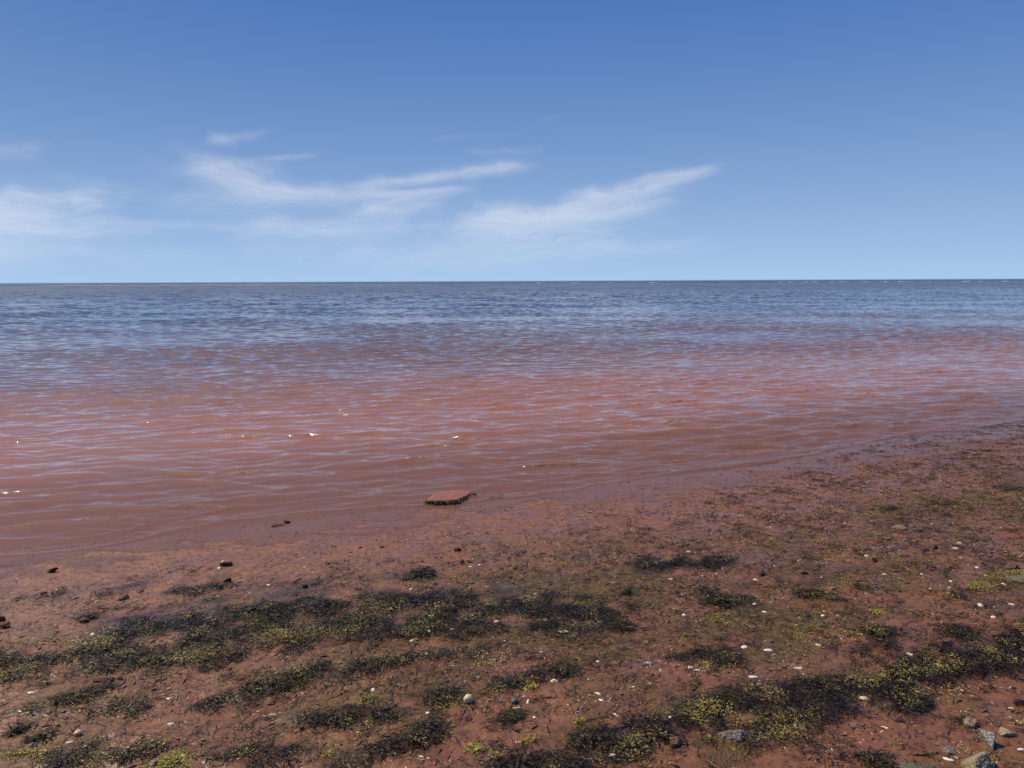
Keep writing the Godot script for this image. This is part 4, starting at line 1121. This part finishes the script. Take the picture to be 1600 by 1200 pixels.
	algae_clump("yellow scrap on the tip of the long dark heap, upper side", Vector2(-0.558, -2.643), 0.045, 0.025, 308, y2, 0.1)
	algae_clump("bright yellow scrap alone near the lower edge", Vector2(-0.626, -2.320), 0.035, 0.03, 309, y1, 0.2)
	algae_clump("golden algae lump by the bluish shell group", Vector2(0.052, -2.372), 0.04, 0.03, 310, Color(0.33, 0.22, 0.04), 0.0)
	algae_clump("yellow film of algae along the tail of the weed line", Vector2(-1.896, -3.063), 0.06, 0.05, 311, Color(0.36, 0.26, 0.05), 0.3)
	algae_clump("long thin yellow algae streak on red mud in the near corner", Vector2(-1.669, -2.331), 0.10, 0.02, 312, y1, 0.05)
	algae_clump("yellow algae cushion beyond the flat grey green stone", Vector2(2.732, -3.809), 0.14, 0.07, 313, y2, 0.0)
	algae_clump("scattered yellow algae cushion beside the flat grey green stone", Vector2(2.410, -3.637), 0.13, 0.09, 314, y2, 0.0)
	algae_clump("dull yellow patch below the wide three humped heap", Vector2(0.971, -3.357), 0.10, 0.09, 315, Color(0.22, 0.19, 0.045), 0.0)
	algae_clump("light green algae tuft on the slanting strand line beside the granite stone", Vector2(0.865, -2.366), 0.028, 0.028, 316, Color(0.36, 0.36, 0.06), 0.0)
	algae_clump("greenish yellow scrap on the weed in front of the granite stone", Vector2(0.673, -2.349), 0.04, 0.03, 317, Color(0.26, 0.28, 0.05), 0.2)
	algae_clump("yellow scrap in the weed above the granite stone", Vector2(0.732, -2.453), 0.04, 0.02, 318, y1, 0.1)
	algae_clump("yellow scrap on the far brown weed heap", Vector2(3.139, -5.244), 0.05, 0.04, 319, Color(0.33, 0.28, 0.06), 0.1)
	algae_clump("yellow strip of algae on mud near the dark wisp", Vector2(0.068, -2.705), 0.06, 0.025, 320, y1, 0.6)

# ---------------------------------------------------------------- shells
func shells() -> void:
	var forms: Array[ArrayMesh] = []
	for k in 4: forms.append(shell_mesh(400 + k, [1.25, 1.5, 1.1, 1.7][k], [0.42, 0.36, 0.5, 0.3][k], [0.0, 0.4, 0.0, 0.9][k]))
	for k in 3: forms.append(shell_mesh(410 + k, [2.6, 3.2, 2.1][k], [0.5, 0.4, 0.5][k], [0.3, 0.8, 0.5][k]))
	for k in 2: forms.append(stone_mesh(Vector3(2.2, 1.7, 2.0), 420 + k, 0.0, 3, 0.3, 0.08, Color(0.74, 0.64, 0.48), Color(0.60, 0.46, 0.30), 10))
	var tints := [Color(1.0, 1.0, 1.0), Color(0.92, 0.86, 0.72), Color(0.85, 0.62, 0.52), Color(0.62, 0.60, 0.58), Color(0.9, 0.75, 0.4)]
	var mats := []
	for t in tints:
		var m := mat((t as Color).linear_to_srgb(), 0.45, 0.5)
		mats.append(m)
	# place, width, form, tint, turn, label
	var list := [
		[Vector2(-0.450, -3.148), 0.0407, 5, 1, 0.45, "long cream shell at the lower edge of the broad dark strand line"],
		[Vector2(-0.282, -3.248), 0.0269, 0, 0, 0.2, "white shell at the lower rim of the broad strand line, near the pink crab shell"],
		[Vector2(-0.387, -3.224), 0.0178, 2, 1, 0.2, "small cream shell between the long cream shell and the white one"],
		[Vector2(-0.375, -2.997), 0.0222, 4, 0, -0.7, "white sliver of shell below the long cream shell"],
		[Vector2(-0.171, -2.605), 0.0364, 7, 1, 0.2, "round cream whelk like shell beside the dark bristly tangle"],
		[Vector2(-0.899, -2.561), 0.0266, 3, 1, 0.3, "broken cream shell on mud below the large eelgrass tangle"],
		[Vector2(-0.549, -2.700), 0.0202, 2, 1, -0.3, "cream shell on mud between two dark heaps"],
		[Vector2(-0.078, -3.324), 0.0305, 3, 2, 0.3, "pink crab shell lying in the broad strand line"],
		[Vector2(-0.545, -3.761), 0.0172, 0, 0, 0.0, "white shell under the black and olive mound"],
		[Vector2(-0.315, -2.533), 0.0166, 1, 0, 0.1, "white shell chip above the green brown hummock"],
		[Vector2(0.230, -3.209), 0.0499, 5, 0, 0.08, "long white shell lying level between the strand lines"],
		[Vector2(0.155, -3.352), 0.0214, 0, 1, 0.4, "white shell on the black weed tail of the broad strand line"],
		[Vector2(0.014, -2.562), 0.0382, 6, 0, 0.05, "broad white shell, lowest of the group of three"],
		[Vector2(0.055, -2.597), 0.0290, 5, 0, 1.35, "white shell standing on end beside the broad one"],
		[Vector2(0.041, -2.639), 0.0196, 4, 2, 1.1, "pinkish shell, uppermost of the group of three"],
		[Vector2(0.078, -2.500), 0.0163, 1, 0, -0.4, "white shell just below the group of three"],
		[Vector2(0.324, -2.645), 0.0245, 1, 0, -0.3, "white shell on open mud above the black head of weed"],
		[Vector2(0.330, -2.594), 0.0192, 4, 0, -0.5, "thin white shell sliver below the white shell on open mud"],
		[Vector2(0.374, -2.497), 0.0232, 3, 0, -0.7, "jagged white shell beside the black head of weed"],
		[Vector2(0.563, -2.462), 0.0137, 0, 0, 0.0, "white shell at the rim of the yellow algae patch"],
		[Vector2(0.754, -2.842), 0.0286, 6, 0, -0.1, "white shell, larger of a close pair below the slim weed heap"],
		[Vector2(0.733, -2.865), 0.0210, 1, 0, 0.3, "white shell, smaller of a close pair below the slim weed heap"],
		[Vector2(0.564, -2.909), 0.0347, 4, 3, 0.05, "grey razor shell piece lying level on mud"],
		[Vector2(0.354, -2.905), 0.0160, 0, 0, 0.2, "white shell alone beside the loose dark tuft"],
		[Vector2(0.163, -2.756), 0.0331, 3, 1, 0.3, "ragged cream shell at the foot of the loose dark tuft"],
		[Vector2(1.016, -3.058), 0.0306, 1, 0, 0.6, "squarish white shell on red mud, upper of a trio"],
		[Vector2(0.962, -2.772), 0.0380, 5, 0, 0.0, "curved white shell on mud over the slanting strand line"],
		[Vector2(1.111, -3.024), 0.0410, 6, 0, -0.02, "broad flat white shell on red mud, lower of a trio"],
		[Vector2(0.828, -3.385), 0.0184, 2, 0, 0.2, "white shell below the mauve puddle edge, far from the weed"],
		[Vector2(1.210, -3.515), 0.0189, 0, 0, 0.0, "white shell at the end of the three humped heap"],
		[Vector2(1.234, -3.443), 0.0278, 4, 0, -0.4, "crescent of white shell beside the three humped heap"],
		[Vector2(1.075, -4.318), 0.0346, 5, 1, 0.1, "cream shell on the far mud above the dark flat patch"],
		[Vector2(0.864, -3.858), 0.0277, 3, 2, 0.2, "pink tinted shell below the dark flat patch"],
		[Vector2(0.330, -2.259), 0.0275, 3, 1, 0.1, "cream shell in the slanting strand line near the lower edge"],
		[Vector2(0.120, -3.697), 0.0202, 0, 2, 0.2, "pinkish shell above the tail of the broad strand line"],
		[Vector2(1.324, -3.843), 0.0274, 2, 4, 0.0, "yellow shell under the black wooden peg"],
		[Vector2(0.454, -2.457), 0.0320, 6, 2, 0.1, "pinkish flat shell above the slanting strand line"],
		[Vector2(0.017, -2.366), 0.0222, 4, 2, 0.1, "tan shell sliver beside the golden algae lump"],
		[Vector2(1.682, -2.943), 0.0316, 1, 0, -0.4, "white clam shell on bare mud over the weed, tilted"],
		[Vector2(1.182, -2.870), 0.0364, 6, 0, -0.05, "oval white shell just above the high black bulge"],
		[Vector2(1.325, -2.598), 0.0426, 6, 1, -0.2, "largest cream shell, lying in the slanting strand line"],
		[Vector2(1.308, -2.414), 0.0265, 5, 1, -0.5, "cream shell on red mud below the slanting strand line"],
		[Vector2(2.267, -3.400), 0.0299, 2, 0, 0.2, "plump white shell on dark mud near the flat grey green stone"],
		[Vector2(2.248, -3.274), 0.0260, 0, 1, 0.1, "round cream shell on bare mud above the weed"],
		[Vector2(1.572, -3.154), 0.0282, 5, 2, -0.5, "pale pink shell beside the dark tuft"],
		[Vector2(1.351, -3.080), 0.0250, 1, 1, -0.4, "cream shell above small weed scraps"],
		[Vector2(1.430, -2.238), 0.0329, 5, 0, -0.5, "white clam shell beside the big tan stone"],
		[Vector2(1.696, -2.278), 0.0249, 6, 0, 0.0, "smooth white shell on the picture's edge near the grey wedge"],
		[Vector2(2.076, -4.156), 0.0254, 1, 0, -0.3, "white shell on the mauve far mud"],
		[Vector2(2.040, -3.875), 0.0272, 4, 0, 0.1, "thin white shell above olive stained mud"],
		[Vector2(2.221, -3.834), 0.0201, 0, 0, 0.2, "round white shell on the olive stained mud"],
		[Vector2(2.740, -4.355), 0.0337, 6, 1, -0.1, "cream shell beside a dark splinter on the far beach"],
		[Vector2(2.321, -3.733), 0.0196, 2, 0, 0.0, "white shell beyond the olive stained mud, near a thin dark weed line"],
		[Vector2(2.158, -3.636), 0.0159, 0, 0, 0.0, "small white shell in front of the olive stained mud"],
		[Vector2(2.576, -3.918), 0.0204, 2, 0, 0.3, "small white shell near the grey brown stone"],
		[Vector2(2.425, -3.413), 0.0299, 3, 1, 0.1, "cream shell with yellow algae on it"],
		[Vector2(2.542, -3.646), 0.0318, 3, 0, 0.2, "broken white shell in front of the flat grey green stone"],
		[Vector2(2.651, -4.252), 0.0550, 6, 2, 0.05, "long pink shell on smooth far mud"],
		[Vector2(1.498, -3.383), 0.0181, 2, 0, 0.0, "white shell below the flat trailing weed"],
		[Vector2(2.937, -4.094), 0.0317, 6, 2, 0.3, "pinkish shell on the picture's edge far up the beach"],
		[Vector2(1.830, -2.527), 0.0228, 3, 2, 0.2, "red shell fragment beside the black angular stone"],
		[Vector2(-1.910, -2.743), 0.0391, 5, 1, 0.55, "elongated cream shell on red mud beside the arched weed heap"],
		[Vector2(-1.558, -2.447), 0.0280, 7, 2, 0.6, "pinkish pear shaped shell on bare mud"],
		[Vector2(-1.558, -2.398), 0.0229, 4, 0, 0.6, "white splinter of shell below the pinkish one"],
		[Vector2(-1.942, -3.158), 0.0208, 2, 1, 0.2, "cream shell in the yellow scraps, first of two"],
		[Vector2(-1.909, -3.157), 0.0178, 0, 0, 0.0, "white shell in the yellow scraps, second of two"],
		[Vector2(-1.811, -2.984), 0.0282, 6, 1, 0.3, "cream shell half covered by the weed line"],
		[Vector2(-1.481, -2.362), 0.0113, 1, 0, 0.3, "white shell chip above the dark scraps in the near corner"],
		[Vector2(-1.252, -2.504), 0.0238, 6, 0, 0.1, "oval white shell on mud near the golden algae"],
		[Vector2(-1.347, -2.690), 0.0178, 3, 0, 0.1, "white shell chip on mud below the strand line"],
		[Vector2(-2.496, -3.848), 0.0253, 4, 0, -0.6, "white sliver of shell on ripple marked mud near the water"],
		[Vector2(-1.967, -3.264), 0.0215, 2, 1, -0.3, "cream shell just above the yellow scraps"],
		[Vector2(-1.822, -3.428), 0.0385, 5, 0, 0.05, "thin white shell lying on the black weed mat"],
		[Vector2(-1.564, -3.731), 0.0208, 4, 0, -0.4, "white shell chip at the soot black edge"],
		[Vector2(-1.349, -3.894), 0.0216, 2, 2, 0.0, "pink shell chip above the black weed"],
		[Vector2(-1.729, -4.168), 0.0231, 2, 1, 0.0, "tan shell, lower of the pair in front of the dark reddish stone"],
		[Vector2(-1.736, -4.245), 0.0235, 7, 1, 0.0, "round tan shell, upper of the pair in front of the dark reddish stone"],
		[Vector2(-0.491, -4.101), 0.0224, 7, 2, 0.0, "little brown periwinkle on top of the black and olive mound"],
		[Vector2(-0.246, -4.110), 0.0261, 4, 1, 0.1, "cream shell chip below the flat dark shard"],
		[Vector2(-0.196, -4.140), 0.0225, 4, 0, 0.0, "white shell chip beyond the flat dark shard"]]
	rng.seed = 5
	for e in list:
		var f: int = e[2]
		var mesh := forms[f]
		var w := mesh.get_aabb().size.x
		var o := obj("shell", mesh, mats[e[3]])
		var p: Vector2 = e[0]
		var k: float = e[1] / w
		o.position = on(p, 0.002 + (k * 0.6 if f >= 7 else 0.0) + 0.012 * field_at(dark, p.x, p.y))
		o.rotation = Vector3(rng.randf_range(0.0, 0.3), e[4], rng.randf_range(-0.12, 0.12))
		o.scale = Vector3(k, k * rng.randf_range(0.8, 1.2), k)
		tag(o, e[5], "shell", "shells on the mud")
	# small chips alike one another
	rng.seed = 66
	for i in 130:
		var p := spot_in_view()
		if inland(p.x, p.y) < 1.0:
			continue
		var size := rng.randf_range(0.006, 0.011)
		var f: int = [0, 1, 2, 3][rng.randi() % 4]
		var o := obj("shell_chip", forms[f], mats[0 if rng.randf() < 0.7 else 1])
		o.position = on(p, 0.001)
		o.rotation = Vector3(rng.randf_range(-0.4, 0.4), rng.randf() * TAU, rng.randf_range(-0.3, 0.3))
		o.scale = Vector3.ONE * size * 0.5
		tag(o, "tiny white chip of shell lying loose on the red mud", "shell chip", "tiny white shell chips on the mud")
